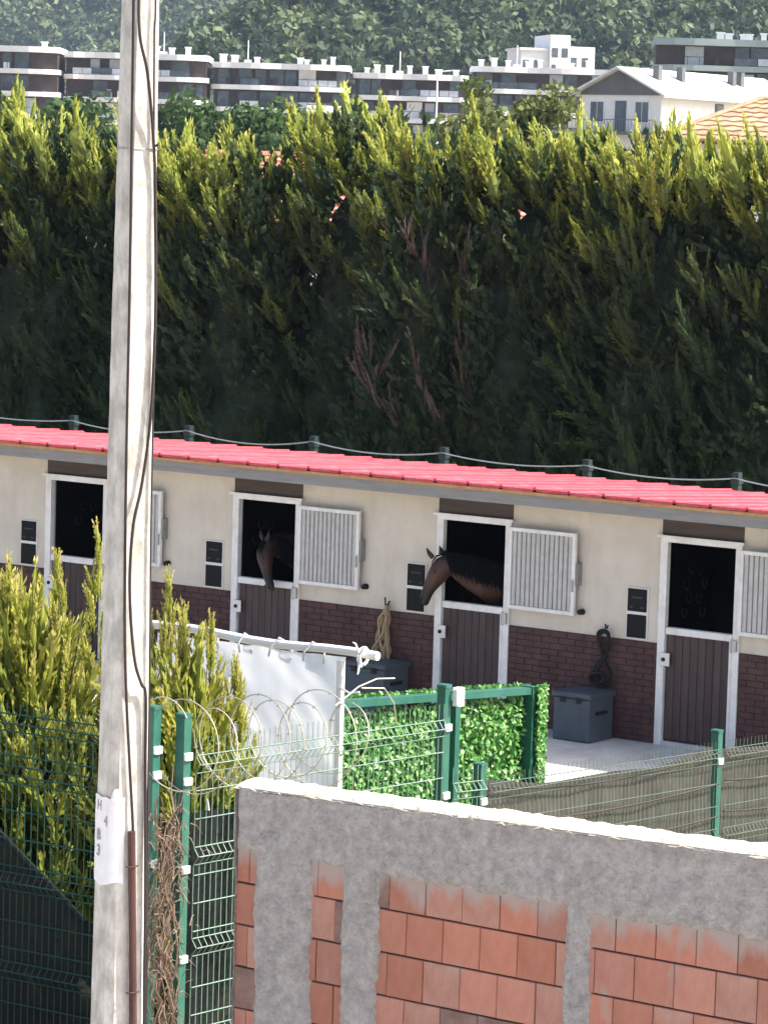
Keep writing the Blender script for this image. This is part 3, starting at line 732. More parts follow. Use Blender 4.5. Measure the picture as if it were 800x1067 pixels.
# pair of plates beside each door
plate_desc = {0:'pair of black wall plates framed white, behind the golden shrub tips', 1:'pair of black wall plates framed white, beside the door of the hiding horse',
              2:'pair of black wall plates framed white, behind the bay horse muzzle', 3:'pair of black wall plates framed white, above the grey box with the black bridle'}
for k in range(0, 4):
    x = B*k - .40
    t = thing('stall_plate', (x, -.002, 1.12), plate_desc[k], 'sign', 'stall plates on the stable wall')
    MB().box(x-.014, x+.254, -.016, -.001, 1.106, 1.664).build('backing', WHITE, t)
    up = MB().bevbox(x, x+.24, -.03, -.017, 1.405, 1.65, .004).build('plate', BLACKGL, t)
    MB().bevbox(x, x+.24, -.03, -.017, 1.12, 1.37, .004).build('plate', BLACKGL, t)
    for xa, xb, za, zb in ((.05,.19,1.548,1.566),(.03,.07,1.44,1.462),(.17,.21,1.44,1.46)):
        MB().box(x+xa, x+xb, -.0325, -.0305, za, zb).build('mark', MARK, up)
# horseshoes on stall partitions
def horseshoe_mesh():
    g = MB(); pts = []
    for i in range(15):
        a = math.radians(-128 + 256*i/14); pts.append((0, .05*math.sin(a), -.065*math.cos(a)))
    g.tube(pts, .013, 5); me = g.mesh('horseshoe'); me.materials.append(SHOE); return me
hm = horseshoe_mesh()
offs = [(2.76,1.58),(2.93,1.56),(2.65,1.40),(3.05,1.39),(2.72,1.24),(2.935,1.22),(2.63,1.08),(3.03,1.06)]
for k in (0,1,3):
    xp = B*k-1.36+.05
    for i, (y, z) in enumerate(offs):
        if k < 3:
            if i > 3: continue
            y -= .62; z += .06
        o = bpy.data.objects.new('horseshoe', hm); COL.objects.link(o); o.location = (xp+.014, y, z)
        tag(o, {0:'dark horseshoe inside the stall behind the golden shrub tips',1:'dark horseshoe on the partition behind the lowered horse head',3:'dark horseshoe inside the empty stall next to the black bridle'}[k], 'horseshoe', 'horseshoes on the stall partitions')

# ------------------------------------------------------------------ horses
def loft_ring(c, dors, lat, ru, rd, rw, n=20):
    out = []
    for i in range(n):
        a = 2*math.pi*i/n; s, co_ = math.sin(a), math.cos(a)
        out.append(c + dors*((ru if co_ > 0 else rd)*co_) + lat*(rw*s*(1-.18*max(0,-co_))))
    return out
def horse(name, label, stations, ears, legs, eyes, nostrils, mane, loc, muzzle, ear_r=.034, ear_dark=.14):
    t_loc = Vector(loc); n = 20
    g = MB(); rings = []
    for c, d, l, ru, rd, rw in stations:
        rings += loft_ring(Vector(c), Vector(d).normalized(), Vector(l).normalized(), ru, rd, rw, n)
    m_ = len(stations)
    fs = [(i*n+k, i*n+(k+1)%n, (i+1)*n+(k+1)%n, (i+1)*n+k) for i in range(m_-1) for k in range(n)]
    fs += [tuple(range(n-1,-1,-1)), tuple((m_-1)*n+k for k in range(n))]
    g.add(rings, fs)
    for p in ears: g.tube([Vector(q) for q in p], [ear_r, ear_r*.95, ear_r*.6, .008], 8)
    for p, r in legs: g.tube(p, r, 10)
    me = g.mesh(name, t_loc); tmp = bpy.data.objects.new('tmp', me); COL.objects.link(tmp)
    ss = tmp.modifiers.new('r', 'REMESH'); ss.mode = 'VOXEL'; ss.voxel_size = .014
    sm = tmp.modifiers.new('s', 'SMOOTH'); sm.factor = .6; sm.iterations = 5
    dg = bpy.context.evaluated_depsgraph_get(); dg.update()
    me2 = bpy.data.meshes.new_from_object(tmp.evaluated_get(dg))
    bpy.data.objects.remove(tmp); bpy.data.meshes.remove(me)
    co_ = np.empty(len(me2.vertices)*3, dtype=np.float32); me2.vertices.foreach_get('co', co_); co_ = co_.reshape(-1,3)
    mz = np.array(Vector(muzzle)-t_loc); dist = np.linalg.norm(co_-mz, axis=1)
    earp = np.array([Vector(p[-1])-t_loc for p in ears]); de = np.min(np.linalg.norm(co_[:,None]-earp[None],axis=2),axis=1)
    tint = np.clip((dist-.06)/.22, 0, 1)*np.clip((de-.03)/ear_dark, .05, 1)
    a = me2.attributes.new('tint','FLOAT','POINT'); a.data.foreach_set('value', tint.astype(np.float32))
    root = bpy.data.objects.new(name, me2); COL.objects.link(root); root.location = t_loc; me2.materials.append(COAT)
    me2.polygons.foreach_set('use_smooth', np.ones(len(me2.polygons), dtype=bool))
    WL[root.name] = t_loc; tag(root, label, 'horse')
    for e in eyes:
        b = MB(); c = Vector(e)
        b.tube([c+Vector((0,0,-.016)), c+Vector((0,0,-.012)), c, c+Vector((0,0,.012)), c+Vector((0,0,.016))], [.004,.013,.018,.013,.004], 10)
        b.build('eye', EYE, root, True)
    for e in nostrils:
        b = MB(); c = Vector(e)
        b.tube([c+Vector((0,0,-.022)), c, c+Vector((0,0,.022))], [.004,.012,.004], 8); b.build('nostril', BLACKSTRAP, root, True)
    b = MB()
    for pts, r in mane: b.tube(pts, [r*.4, r*.62, r*.5, r*.1], 5)
    b.build('mane', MANE, root)
    return root
COAT = leaf_mat('bay_coat', [(0,(.007,.006,.006)),(.45,(.024,.011,.008)),(1,(.056,.021,.012))], 0.0, rough=.45, spec=.4)
MANE = mat('black_mane', (.004,.004,.005), rough=.8, spec=.05)
EYE = mat('horse_eye', (.006,.004,.003), rough=.08, spec=.8)
RV, FV, ZV = Vector(R0), Vector(FH), Vector((0,0,1))
def hp(a, z, d=0.0, o=Vector((6.046,-.14,0))):        # point beside the first horse's poll: a metres to the right, z height, d metres away
    return o + RV*a + FV*d + ZV*z
dn = (RV*-.92 + ZV*.38).normalized()                 # dorsal side of the hanging head
st1 = [
 (hp(-.208,1.232), dn, FV, .022,.022,.026), (hp(-.200,1.262), dn, FV, .052,.055,.048), (hp(-.190,1.315), dn, FV, .068,.062,.055),
 (hp(-.165,1.385), dn, FV, .070,.066,.056), (hp(-.140,1.44), dn, FV, .078,.078,.062), (hp(-.108,1.505), dn, FV, .092,.10,.078), (hp(-.075,1.57), dn, FV, .102,.125,.092),
 (hp(-.045,1.635), dn, FV, .105,.14,.098), (hp(-.005,1.69), RV*-.7+ZV*.72, FV, .105,.145,.09), (hp(.06,1.715), RV*-.25+ZV*.97, FV, .105,.15,.085),
 (hp(.16,1.68), RV*.12+ZV*.99, FV, .145,.16,.09), (hp(.30,1.615), RV*.25+ZV*.97, FV, .19,.185,.10), (hp(.46,1.55), RV*.3+ZV*.95, FV*.95+RV*-.3, .22,.215,.12),
 (hp(.62,1.47,.05), RV*.3+ZV*.95, FV*.8+RV*-.6, .25,.25,.15), (hp(.74,1.40,.2), ZV, FV*.5+RV*-.85, .27,.29,.19), (hp(.80,1.32,.42), ZV, RV*-1, .29,.33,.24),
 (hp(.78,1.28,.75), ZV, RV*-1, .27,.36,.28), (hp(.70,1.25,1.15), ZV, RV*-1, .27,.36,.29), (hp(.6,1.27,1.5), ZV, RV*-1, .27,.31,.28), (hp(.52,1.27,1.8), ZV, RV*-1, .25,.26,.24), (hp(.47,1.25,2.0), ZV, RV*-1, .14,.2,.14)]
def ear(base, tip, out):
    b, t_ = Vector(base), Vector(tip); return [b, b.lerp(t_, .35)+out*.012, b.lerp(t_, .7)+out*.008, t_]
def leg(top, fwd, hind):
    p = Vector(top); f = Vector(fwd)
    if hind: pts = [p, p+f*.06+ZV*-.35, p+f*-.14+ZV*-.68, p+f*-.1+ZV*-1.0, p+f*-.06+ZV*-1.12, p+f*.0+ZV*(-p.z+.02)]; r = [.17,.12,.06,.038,.042,.065]
    else: pts = [p, p+ZV*-.35, p+f*.02+ZV*-.62, p+ZV*-.9, p+f*.02+ZV*-1.02, p+f*.06+ZV*(-p.z+.02)]; r = [.13,.085,.055,.036,.04,.06]
    return pts, r
fdir = (FV*-1+RV*.1).normalized()
horse('bay_horse', 'bay horse stretching its head and neck sideways out of a stall', st1,
      [ear(hp(-.115,1.775,-.055), hp(-.20,1.895,-.075), RV*-1), ear(hp(-.03,1.80,.06), hp(-.055,1.905,.085), RV)],
      [leg(hp(.70,1.15,.52), fdir, False), leg(hp(.96,1.15,.5), fdir, False), leg(hp(.42,1.2,1.75), fdir, True), leg(hp(.70,1.2,1.8), fdir, True)],
      [hp(-.100,1.628,-.092), hp(-.100,1.628,.092)], [hp(-.235,1.305,-.045), hp(-.235,1.305,.045)],
      [([hp(a-.01,1.80-.12*max(0,a-.1)+.045*math.sin(a*5), -.01+.02*rng.random()), hp(a+.01,1.81-.25*a+.05,-.085-.02*rng.random()), hp(a+.05,1.73-.28*a,-.125-.03*rng.random()), hp(a+.08+.03*rng.random(),1.64-.33*a-.07*rng.random(),-.13-.025*rng.random())], .02) for a in np.linspace(.0,.78,120)]
      + [([hp(-.02,1.81,.01*i-.03), hp(-.08,1.79,-.03+.02*i), hp(-.12,1.73,-.03+.02*i), hp(-.135,1.66,-.02+.015*i)], .014) for i in range(4)],
      hp(.6, 0, 1.0), hp(-.205,1.27))
# second horse: head hanging over its half door, face turned to the light
Q = Vector((3.40, 0, 0))
d2 = (RV*-.62 + FV*-.75 + ZV*.18).normalized(); l2 = (RV*.77 + FV*-.63).normalized()
def h2(x, y, z): return Vector((x, y, z))
st2 = [(h2(3.625,-.135,1.165), d2, l2, .02,.02,.024),(h2(3.61,-.13,1.20), d2, l2, .048,.05,.046),(h2(3.585,-.125,1.25), d2, l2, .062,.058,.054),
       (h2(3.545,-.115,1.32), d2, l2, .066,.064,.056),(h2(3.51,-.10,1.385), d2, l2, .075,.078,.064),(h2(3.475,-.08,1.455), d2, l2, .088,.1,.08),
       (h2(3.44,-.055,1.525), d2, l2, .098,.125,.096),(h2(3.415,-.02,1.595), d2, l2, .1,.14,.1),(h2(3.41,.04,1.655), ZV*.7+d2*.7, l2, .1,.14,.09),
       (h2(3.43,.13,1.68), ZV, l2, .11,.15,.085),(h2(3.45,.28,1.65), ZV*.95, Vector((1,0,0)), .16,.17,.095),(h2(3.45,.48,1.57), ZV, Vector((1,0,0)), .2,.2,.12),
       (h2(3.43,.70,1.47), ZV, Vector((1,0,0)), .25,.26,.17),(h2(3.42,.92,1.36), ZV, Vector((1,0,0)), .28,.32,.23),(h2(3.4,1.25,1.30), ZV, Vector((1,0,0)), .26,.36,.28),
       (h2(3.38,1.7,1.27), ZV, Vector((1,0,0)), .26,.36,.29),(h2(3.37,2.1,1.29), ZV, Vector((1,0,0)), .26,.31,.27),(h2(3.36,2.45,1.29), ZV, Vector((1,0,0)), .24,.25,.22),(h2(3.36,2.68,1.27), ZV, Vector((1,0,0)), .12,.18,.12)]
fy = Vector((0,-1,0))
horse('bay_horse', 'dark horse hanging its lowered face over a stall half door', st2,
      [ear(h2(3.37,.01,1.73), h2(3.33,-.01,1.86), RV*-1), ear(h2(3.46,-.05,1.73), h2(3.50,-.07,1.86), RV)],
      [leg(h2(3.27,1.0,1.15), fy, False), leg(h2(3.55,1.0,1.15), fy, False), leg(h2(3.24,2.35,1.2), fy, True), leg(h2(3.5,2.4,1.2), fy, True)],
      [h2(3.355,-.045,1.555), h2(3.475,-.14,1.545)], [h2(3.565,-.185,1.225), h2(3.635,-.205,1.225)],
      [([h2(3.44+.01*rng.random(),y,1.80-.24*y), h2(3.52,y,1.79-.24*y), h2(3.56+.02*rng.random(),y+.02,1.66-.24*y), h2(3.57,y+.03,1.5-.24*y)], .02) for y in np.linspace(.05,.75,90)]
      + [([h2(3.42,.02,1.76), h2(3.40+.02*i,-.07,1.73), h2(3.39+.02*i,-.11,1.66), h2(3.39+.022*i,-.14,1.58)], .015) for i in range(4)],
      (3.4,1.6,0), h2(3.61,-.13,1.19), ear_dark=.42)  # wide ear_dark paints stall shade into the coat round ears and poll

# ------------------------------------------------------------------ yard things by the stable wall
def storage_box(x0, x1, y0, y1, h, label):
    t = thing('storage_box', ((x0+x1)/2, (y0+y1)/2, .004), label, 'box', 'storage boxes along the stable wall')
    MB().bevbox(x0+.02, x1-.02, y0+.02, y1-.02, .006, h-.06, .012).build('body', BOXGREY, t)
    MB().bevbox(x0, x1, y0, y1, h-.058, h, .012).build('lid', BOXGREY, t)
    for xx in (x0+.12, x1-.18): MB().box(xx, xx+.06, y0-.006, y0+.004, h-.11, h-.045).build('catch', BLACKSTRAP, t)
    MB().box(x1-.021, x1-.008, y0+.15, y1-.15, h*.55, h*.62).build('handle', BLACKSTRAP, t)
storage_box(7.83, 8.33, -.58, -.06, .53, 'dark blue grey storage box under the black bridle')
storage_box(5.0, 5.58, -.56, -.04, .55, 'dark blue grey storage box under the tan lead rope')
t = thing('bridle', (8.15, -.05, .55), 'black leather bridle hanging in loops on the brick plinth', 'bridle')
for i in range(3):
    dx = .018*(i-1); pts = []
    for u in np.linspace(0, 1, 40):
        a = 2*math.pi*u
        z = .88 + .29*math.cos(a); wv = .10*math.sin(2*a)*(1.15 if z < .85 else .8)
        pts.append((8.15+dx+wv*(1-.1*i), -.055-.018*i+.01*math.sin(5*a+i), z-.012*i))
    MB().tube(pts, .013, 6).build('strap', BLACKSTRAP, t)
pts = [(8.10+.085*math.cos(a), -.10+.02*math.sin(2*a), .64+.055*math.sin(a)) for a in np.linspace(0,6.28,22)]
MB().tube(pts, .02, 6).build('noseband', BLACKSTRAP, t)
MB().tube([(8.17,-.028,1.22),(8.17,-.05,1.19),(8.17,-.075,1.19),(8.17,-.08,1.24)], .01, 6).build('hook', IRON, t)
t = thing('lead_rope', (5.2, -.05, .55), 'tan rope coil hanging on the brick plinth', 'rope')
for i in range(5):
    pts = []; wd = .045+.014*i; 
    for u in np.linspace(0, 1, 30):
        a = 2*math.pi*u
        pts.append((5.235-.012*i*(1-math.cos(a))+wd*math.sin(a*(1 if i%2 else 2))*(.35+.65*(1-math.cos(a))/2)+.01*math.sin(7*a+i), -.05-.02*i, .86+.30*math.cos(a)-.02*i))
    MB().tube(pts, .014, 6).build('loop', TANROPE, t)
MB().tube([(5.24,-.10,1.15),(5.25,-.11,.9),(5.29,-.10,.6),(5.31,-.09,.45)], .016, 6).build('rope_end', TANROPE, t)
MB().tube([(5.24,-.028,1.2),(5.24,-.06,1.165),(5.24,-.11,1.165),(5.24,-.12,1.25)], .01, 6).build('hook', IRON, t)

# ------------------------------------------------------------------ tarp on its pipe
ty = -13.14
A = Vector((12.8, ty, 2.84)); Bp = Vector((14.76, ty, 2.822))
t = thing('tarp_screen', (13.4, ty, .7), 'white tarpaulin laced to a white pipe beside the leafy fence', 'tarp')
MB().tube([A+(Bp-A)*u+ZV*(.012*math.sin(9*u)) for u in np.linspace(0,1,10)], .030, 10).build('top_pipe', PIPEW, t)
g = MB(); pts = []; nu, nv = 60, 44
for j in range(nv):
    for i in range(nu):
        u, v = i/(nu-1), j/(nv-1); x = 12.85+u*1.61; z = 2.785 - v*1.95 + .008*noise.noise(Vector((u*6,0,0)))*(1-v)
        yy = ty + .02 + .05*noise.noise(Vector((x*2.2+z*2.0, z*1.6-x, 1))) + .03*noise.noise(Vector((x*6+z*5, z*3-x*2, 4))) + .03*math.sin(x*5+z*1.5)*v*.6
        pts.append((x, yy, z))
g.grid(pts, nu, nv).build('sheet', TARP, t, True)
MB().tube([(14.475,ty-.02,.7),(14.475,ty-.02,2.77)], .028, 8).build('end_pole', PIPEW, t)
for i in range(5):
    x = 12.95+i*.31+.05*math.sin(i*4.1); k = .11+.05*math.sin(i*2.3)
    MB().tube([(x,ty-.02,2.735),(x+k*.3,ty-.058,2.80),(x+k*.6,ty-.02,2.868),(x+k,ty+.055,2.82),(x+k*1.25,ty+.01,2.73)], .007, 5).build('lacing', ROPEW, t)
for i, (dx, dz) in enumerate([(.09,.08),(-.03,.11),(.07,-.09),(.03,-.15)]):
    p = Vector((14.66, ty-.065, 2.83)); MB().tube([p, p+Vector((dx*.5,-.03,dz*.7)), p+Vector((dx*.8,-.05,dz*.8))], [.009,.007,.003], 5).build('tie_end', PIPEW, t)
MB().tube([(14.64+.0*a, ty+.056*math.sin(a), 2.815+.056*math.cos(a)) for a in np.linspace(0,6.28,14)], .012, 5).build('knot', PIPEW, t)
MB().tube([(14.46,ty-.04,2.60),(14.58,ty-.06,2.57),(14.66,ty-.06,2.585)], .008, 5).build('tie_end', PIPEW, t)

# ------------------------------------------------------------------ leafy screen fence (runs along Y at X = 14.0)
LX = 14.0
t = thing('leafy_screen_fence', (LX, -11.3, 0), 'green framed fence panels covered with artificial leaves', 'fence')
def topz(y): return 2.39 - .062*(y+12.49)
segs = [(-12.75,-11.30),(-11.22,-10.32)]
for (a, b) in segs:
    MB().add([(LX+.0,a,topz(a)-.05),(LX+.09,a,topz(a)-.05),(LX+.09,b,topz(b)-.05),(LX,b,topz(b)-.05),(LX,a,topz(a)),(LX+.09,a,topz(a)),(LX+.09,b,topz(b)),(LX,b,topz(b))],
             [(0,3,2,1),(4,5,6,7),(0,1,5,4),(1,2,6,5),(2,3,7,6),(3,0,4,7)]).build('top_rail', GREENPT, t)
    n = int((b-a)*1.8*1700)
    y = rng.uniform(a, b, n); z = rng.uniform(.35, 1, n)*0 + .35 + rng.random(n)*(np.array([topz(v) for v in y])-.42)
    p = np.stack([LX+.012+.035*rng.random(n), y, z], 1)
    nr = unit(np.array([.9,-.15,.35]) + rng.normal(size=(n,3))*.45); aa = unit(np.cross(nr, rng.normal(size=(n,3)))); bb = np.cross(nr, aa)
    s = (.016+.014*rng.random(n))[:,None]
    V = np.stack([p-aa*s, p-bb*s*.62+nr*.004, p+aa*s, p+bb*s*.62+nr*.004], 1).reshape(-1,3)
    o = np_mesh('leaf_cover', V, 4, PLASTICLEAF, t, np.repeat(np.clip(.5+rng.normal(size=n)*.3,0,1),4)); o['kind'] = 'stuff'
    MB().box(LX-.012, LX+.004, a, b, .3, min(topz(a), topz(b))-.07).build('backing', PLASTICLEAF, t)
for yv, wd in ((-11.26,.03),(-10.29,.026)):
    MB().box(LX-.01, LX+.10, yv-wd, yv+wd-.002, 0, topz(yv)+.01).build('post', GREENPT, t)
n = 3000; yv = rng.uniform(-10.28,-10.17,n); p = np.stack([LX+.11+.03*rng.random(n), yv, .3+rng.random(n)*1.97], 1)
nr = unit(np.array([.8,-.3,.35]) + rng.normal(size=(n,3))*.5); aa = unit(np.cross(nr, rng.normal(size=(n,3)))); bb = np.cross(nr, aa); s = (.014+.012*rng.random(n))[:,None]
V = np.stack([p-aa*s, p-bb*s*.62, p+aa*s, p+bb*s*.62], 1).reshape(-1,3)
o = np_mesh('leaf_cover', V, 4, PLASTICLEAF, t, np.repeat(np.clip(.55+rng.normal(size=n)*.3,0,1),4)); o['kind'] = 'stuff'
MB().box(LX+.02, LX+.112, -10.26, -10.18, .25, 2.22).build('backing', PLASTICLEAF, t)
n = 900; yv = rng.uniform(-12.75,-10.18,n); p = np.stack([LX-.01-.04*rng.random(n), yv, np.array([topz(v) for v in yv])+rng.uniform(-.05,.02,n)], 1)
nr = unit(rng.normal(size=(n,3))); aa = unit(np.cross(nr, rng.normal(size=(n,3)))); bb = np.cross(nr, aa); s = (.014+.012*rng.random(n))[:,None]
V = np.stack([p-aa*s, p-bb*s*.62, p+aa*s, p+bb*s*.62], 1).reshape(-1,3)
o = np_mesh('leaf_fringe', V, 4, PLASTICLEAF, t, np.repeat(np.clip(.5+rng.normal(size=n)*.3,0,1),4)); o['kind'] = 'stuff'

# ------------------------------------------------------------------ welded mesh fences
def mesh_panel(a, b, za, zb, h, out, material, parent, r=.0028, folds=(.10,.62,1.14,1.66)):
    """a, b: (x, y) ends; za, zb: top heights; out: unit vector the folds point to"""
    g = MB(); A = Vector((a[0],a[1],0)); Bv = Vector((b[0],b[1],0)); L = (Bv-A).length; n = int(L/.05)
    O = Vector(out)
    prof = [(0,0)]
    for f in folds: prof += [(f,0),(f+.05,.035),(f+.10,0)]
    prof += [(h,0)]
    for i in range(n+1):
        u = i/n; p = A.lerp(Bv, u); zt = za+(zb-za)*u
        g.tube([p+O*q+ZV*(zt-dz) for dz, q in prof], r, 3, False)
    hz = []
    for f in folds: hz += [(f,0),(f+.05,.035),(f+.10,0)]
    z = .3
    while z < h:
        if all(abs(z-f-.05) > .08 for f in folds): hz.append((z,0))
        z += .16
    for dz, q in hz:
        g.tube([A.lerp(Bv,u)+O*(q+.006)+ZV*(za+(zb-za)*u-dz) for u in (0,.5,1)], r*1.35, 4, False)
    o = g.build('mesh_panel', material, parent); o['kind'] = 'stuff'; return o
def fence_post(x, y, zb, zt, parent, w=.06, clips=()):
    MB().box(x-w/2, x+w/2, y-w/2, y+w/2, zb, zt-.01).build('post', GREENPT, parent)
    MB().bevbox(x-w/2-.005, x+w/2+.005, y-w/2-.005, y+w/2+.005, zt-.01, zt+.012, .006).build('post_cap', GREENPT if len(clips) < 9 else CLIP, parent)
    for z in clips: MB().bevbox(x+w/2-.002, x+w/2+.018, y-.034, y+.034, z-.021, z+.021, .006).build('clip', CLIP, parent)
FX = 15.88
t = thing('mesh_fence', (FX, -15.2, .7), 'green welded mesh fence carrying the razor wire coil', 'fence')
mesh_panel((FX+.045,-16.40), (FX+.045,-14.02), 2.80, 2.74, 2.0, (1,0,0), LTWIRE, t)
fence_post(FX, -16.46, .6, 2.93, t, .062, (2.70,2.56,2.06,1.55))
fence_post(FX, -13.96, .6, 2.84, t, .062, (2.585,2.16,1.7))
MB().bevbox(FX+.034, FX+.085, -13.93, -13.85, 2.715, 2.83, .012).build('junction_box', CLIP, t)
mesh_panel((FX+.045,-13.90), (FX+.045,-13.58), 2.33, 2.31, 1.7, (1,0,0), LTWIRE, t)
t = thing('mesh_fence', (FX, -10.6, .3), 'green mesh fence lined with sagging beige shade net', 'fence')
def f1z(y): return 2.30 - .039*(y+13.547)
fence_post(FX, -13.547, .6, f1z(-13.547), t, .06, (2.07,))
fence_post(FX, -10.663, .3, f1z(-10.663), t, .06, (1.98,))
fence_post(FX, -7.78, .1, f1z(-7.78), t, .06, (1.87,))
mesh_panel((FX+.045,-13.51), (FX+.045,-10.70), f1z(-13.5)-.06, f1z(-10.7)-.06, 1.7, (1,0,0), NETWIRE, t, .0021, folds=(.06,.62,1.14))
mesh_panel((FX+.045,-10.62), (FX+.045,-7.82), f1z(-10.6)-.06, f1z(-7.8)-.06, 1.7, (1,0,0), NETWIRE, t, .0021, folds=(.06,.62,1.14))
def net(y0, y1, ztop, zbot, material, name, parent, x=FX+.02, nu=60, nv=26, amp=.02):
    g = MB(); pts = []
    for j in range(nv):
        for i in range(nu):
            u, v = i/(nu-1), j/(nv-1); y = y0+(y1-y0)*u; zt = ztop(u)
            z = zt + (zbot-zt)*v
            pts.append((x + amp*noise.noise(Vector((y*2.5, z*3, 2))) - .012 + .006*math.sin(y*125.6), y, z))
    return g.grid(pts, nu, nv).build(name, material, parent)
net(-13.5, -10.72, lambda u: 2.20-.11*u - .07*math.sin(u*math.pi) - .03*math.sin(u*2*math.pi)**2, .45, NETBEI, 'shade_net', t, nu=240)
net(-10.61, -7.83, lambda u: 2.06-.08*u - .05*math.sin(u*math.pi), .4, NETBEI, 'shade_net', t, nu=240)
for (y0, y1, zo, sg) in [(-13.5,-10.7,-.02,.09),(-13.5,-10.7,-.24,.06),(-13.5,-10.7,-.47,.05),(-13.5,-10.7,-.72,.04),(-10.62,-7.8,-.02,.06),(-10.62,-7.8,-.22,.05),(-10.62,-7.8,-.44,.05)]:
    MB().tube([(FX+.055, y0+(y1-y0)*u, f1z(y0+(y1-y0)*u)-.12+zo-sg*4*u*(1-u)*(1-.3*u)) for u in np.linspace(0,1,12)], .006, 5).build('net_cord', CABLE, t)
# left fence, along X
LY = -16.60
t = thing('mesh_fence', (14.2, LY, .7), 'dark green mesh fence with black shade net beside the concrete pole', 'fence')
mesh_panel((13.0,LY-.045), (15.73,LY-.045), 2.86, 2.90, 2.1, (0,-1,0), GREENWIRE, t, .0036, folds=(.06,.36,.98,1.5))
mesh_panel((10.2,LY-.045), (12.9,LY-.045), 2.82, 2.86, 2.1, (0,-1,0), GREENWIRE, t, .0036, folds=(.06,.36,.98,1.5))
fence_post(15.775, LY, .6, 2.975, t, .062, (2.74,2.60,2.1)); fence_post(12.95, LY, .6, 2.9, t, .062, (2.6,2.1))
def netx(x0, x1, ztop, zbot, name):
    g = MB(); pts = []; nu, nv = 60, 24
    for j in range(nv):
        for i in range(nu):
            u, v = i/(nu-1), j/(nv-1); x = x0+(x1-x0)*u; zt = ztop(x); z = zt+(zbot-zt)*v
            pts.append((x, LY-.02+.015*noise.noise(Vector((x*3, z*3, 7))), z))
    return g.grid(pts, nu, nv).build(name, NETBLK, t, True)
netx(13.0, 15.73, lambda x: min(2.62, 2.129-.625*(x-14.64)) if x < 15.33 else 1.698+.02*(x-15.33), .7, 'shade_net')
MB().tube([(x, LY-.03, min(2.62, 2.135-.625*(x-14.64))) for x in np.linspace(13.9,15.34,20)], .018, 6).build('net_hem', NETBLK, t)
# black net rolled beside the main fence
g = MB(); pts = []; nu, nv = 30, 20
for j in range(nv):
    for i in range(nu):
        u, v = i/(nu-1), j/(nv-1); y = -16.36+u*.9; z = 2.36-.06*u-v*1.7
        pts.append((FX-.04+.04*noise.noise(Vector((y*9, z*1.5, 5)))+.02*math.sin(y*40), y, z))
o = g.grid(pts, nu, nv).build('net_curtain', NETBLK, None, True); tag(o, 'black net hanging behind the mesh beside the brick wall end', 'net')
# pale rope hanging behind the mesh
o = MB().tube([(FX-.09,-16.13,2.40),(FX-.09,-16.10,2.2),(FX-.1,-16.12,1.95),(FX-.09,-16.09,1.7)], [.008,.02,.022,.006], 6).build('rag', ROPEW); tag(o, 'pale frayed rag hanging on the black net', 'rag')

# ------------------------------------------------------------------ razor wire coil
t = thing('razor_wire', (FX, -15.4, 2.6), 'coiled razor wire along the top of the mesh fence', 'razor wire')
g = MB(); pts = []; turns = 8.5; n = 420
for i in range(n):
    u = i/(n-1); a = 2*math.pi*turns*u + .8
    r = .245*(1+.13*math.sin(u*17)+.05*math.sin(u*41)) * (1-.25*max(0,u-.85)/.15)
    y = -16.78 + u*1.75 + .05*math.sin(a*.5)
    pts.append(Vector((FX+.10+r*math.cos(a), y, 2.80-.07*u*2+.02*math.sin(u*23)+r*math.sin(a))))
g.tube(pts, .0036, 5)
for i in range(4, n, 5):
    p = pts[i]; tdir = (pts[min(i+1,n-1)]-pts[i-1]).normalized(); s = tdir.orthogonal().normalized()
    g.add([p+s*.016, p+tdir*.010, p-s*.016, p-tdir*.010], [(0,1,2,3)])
g.build('coil', GALV, t, False)
MB().tube([(FX+.1,-15.2,2.86),(FX+.1,-14.98,2.95),(FX+.1,-14.8,2.98),(FX+.1,-14.62,2.965)], .0045, 5).build('loose_end', GALV, t)
MB().tube([(FX+.1,-14.95,2.94),(FX+.12,-14.75,2.92),(FX+.13,-14.66,2.82),(FX+.13,-14.63,2.70)], .0045, 5).build('loose_end', GALV, t)

# ------------------------------------------------------------------ dry vine between the two corner posts
t = thing('dry_vine', (15.95, -16.62, .7), 'withered brown creeper climbing between two fence posts', 'vine')
g = MB()
for i in range(30):
    x, y = 15.93+rng.normal()*.035, -16.66+rng.normal()*.05; z = .7; pts = []
    top = rng.choice([1.6,2.0,2.4,2.55,2.75], p=[.15,.25,.35,.2,.05])
    while z < top:
        pts.append((x, y, z)); z += rng.uniform(.06,.12); x += rng.normal()*.022 + (15.93-x)*.12; y += rng.normal()*.03 + (-16.62+.06*math.sin(z*3)-y)*.12
    if len(pts) > 3: g.tube(pts, [.0045]*(len(pts)-1)+[.0015], 4)
g.build('stem', VINE, t)
g = MB()
for i in range(260):
    z = rng.triangular(1.1,2.3,2.5); p = Vector((15.94+rng.normal()*.05, -16.64+rng.normal()*.085, z)); d = Vector(rng.normal(size=3)).normalized()*rng.uniform(.04,.11)
    g.tube([p, p+d*.5+Vector((0,0,.01)), p+d+Vector((0,0,-.02))], [.004,.003,.001], 3, False)
g.build('twigs', VINE, t)['kind'] = 'stuff'

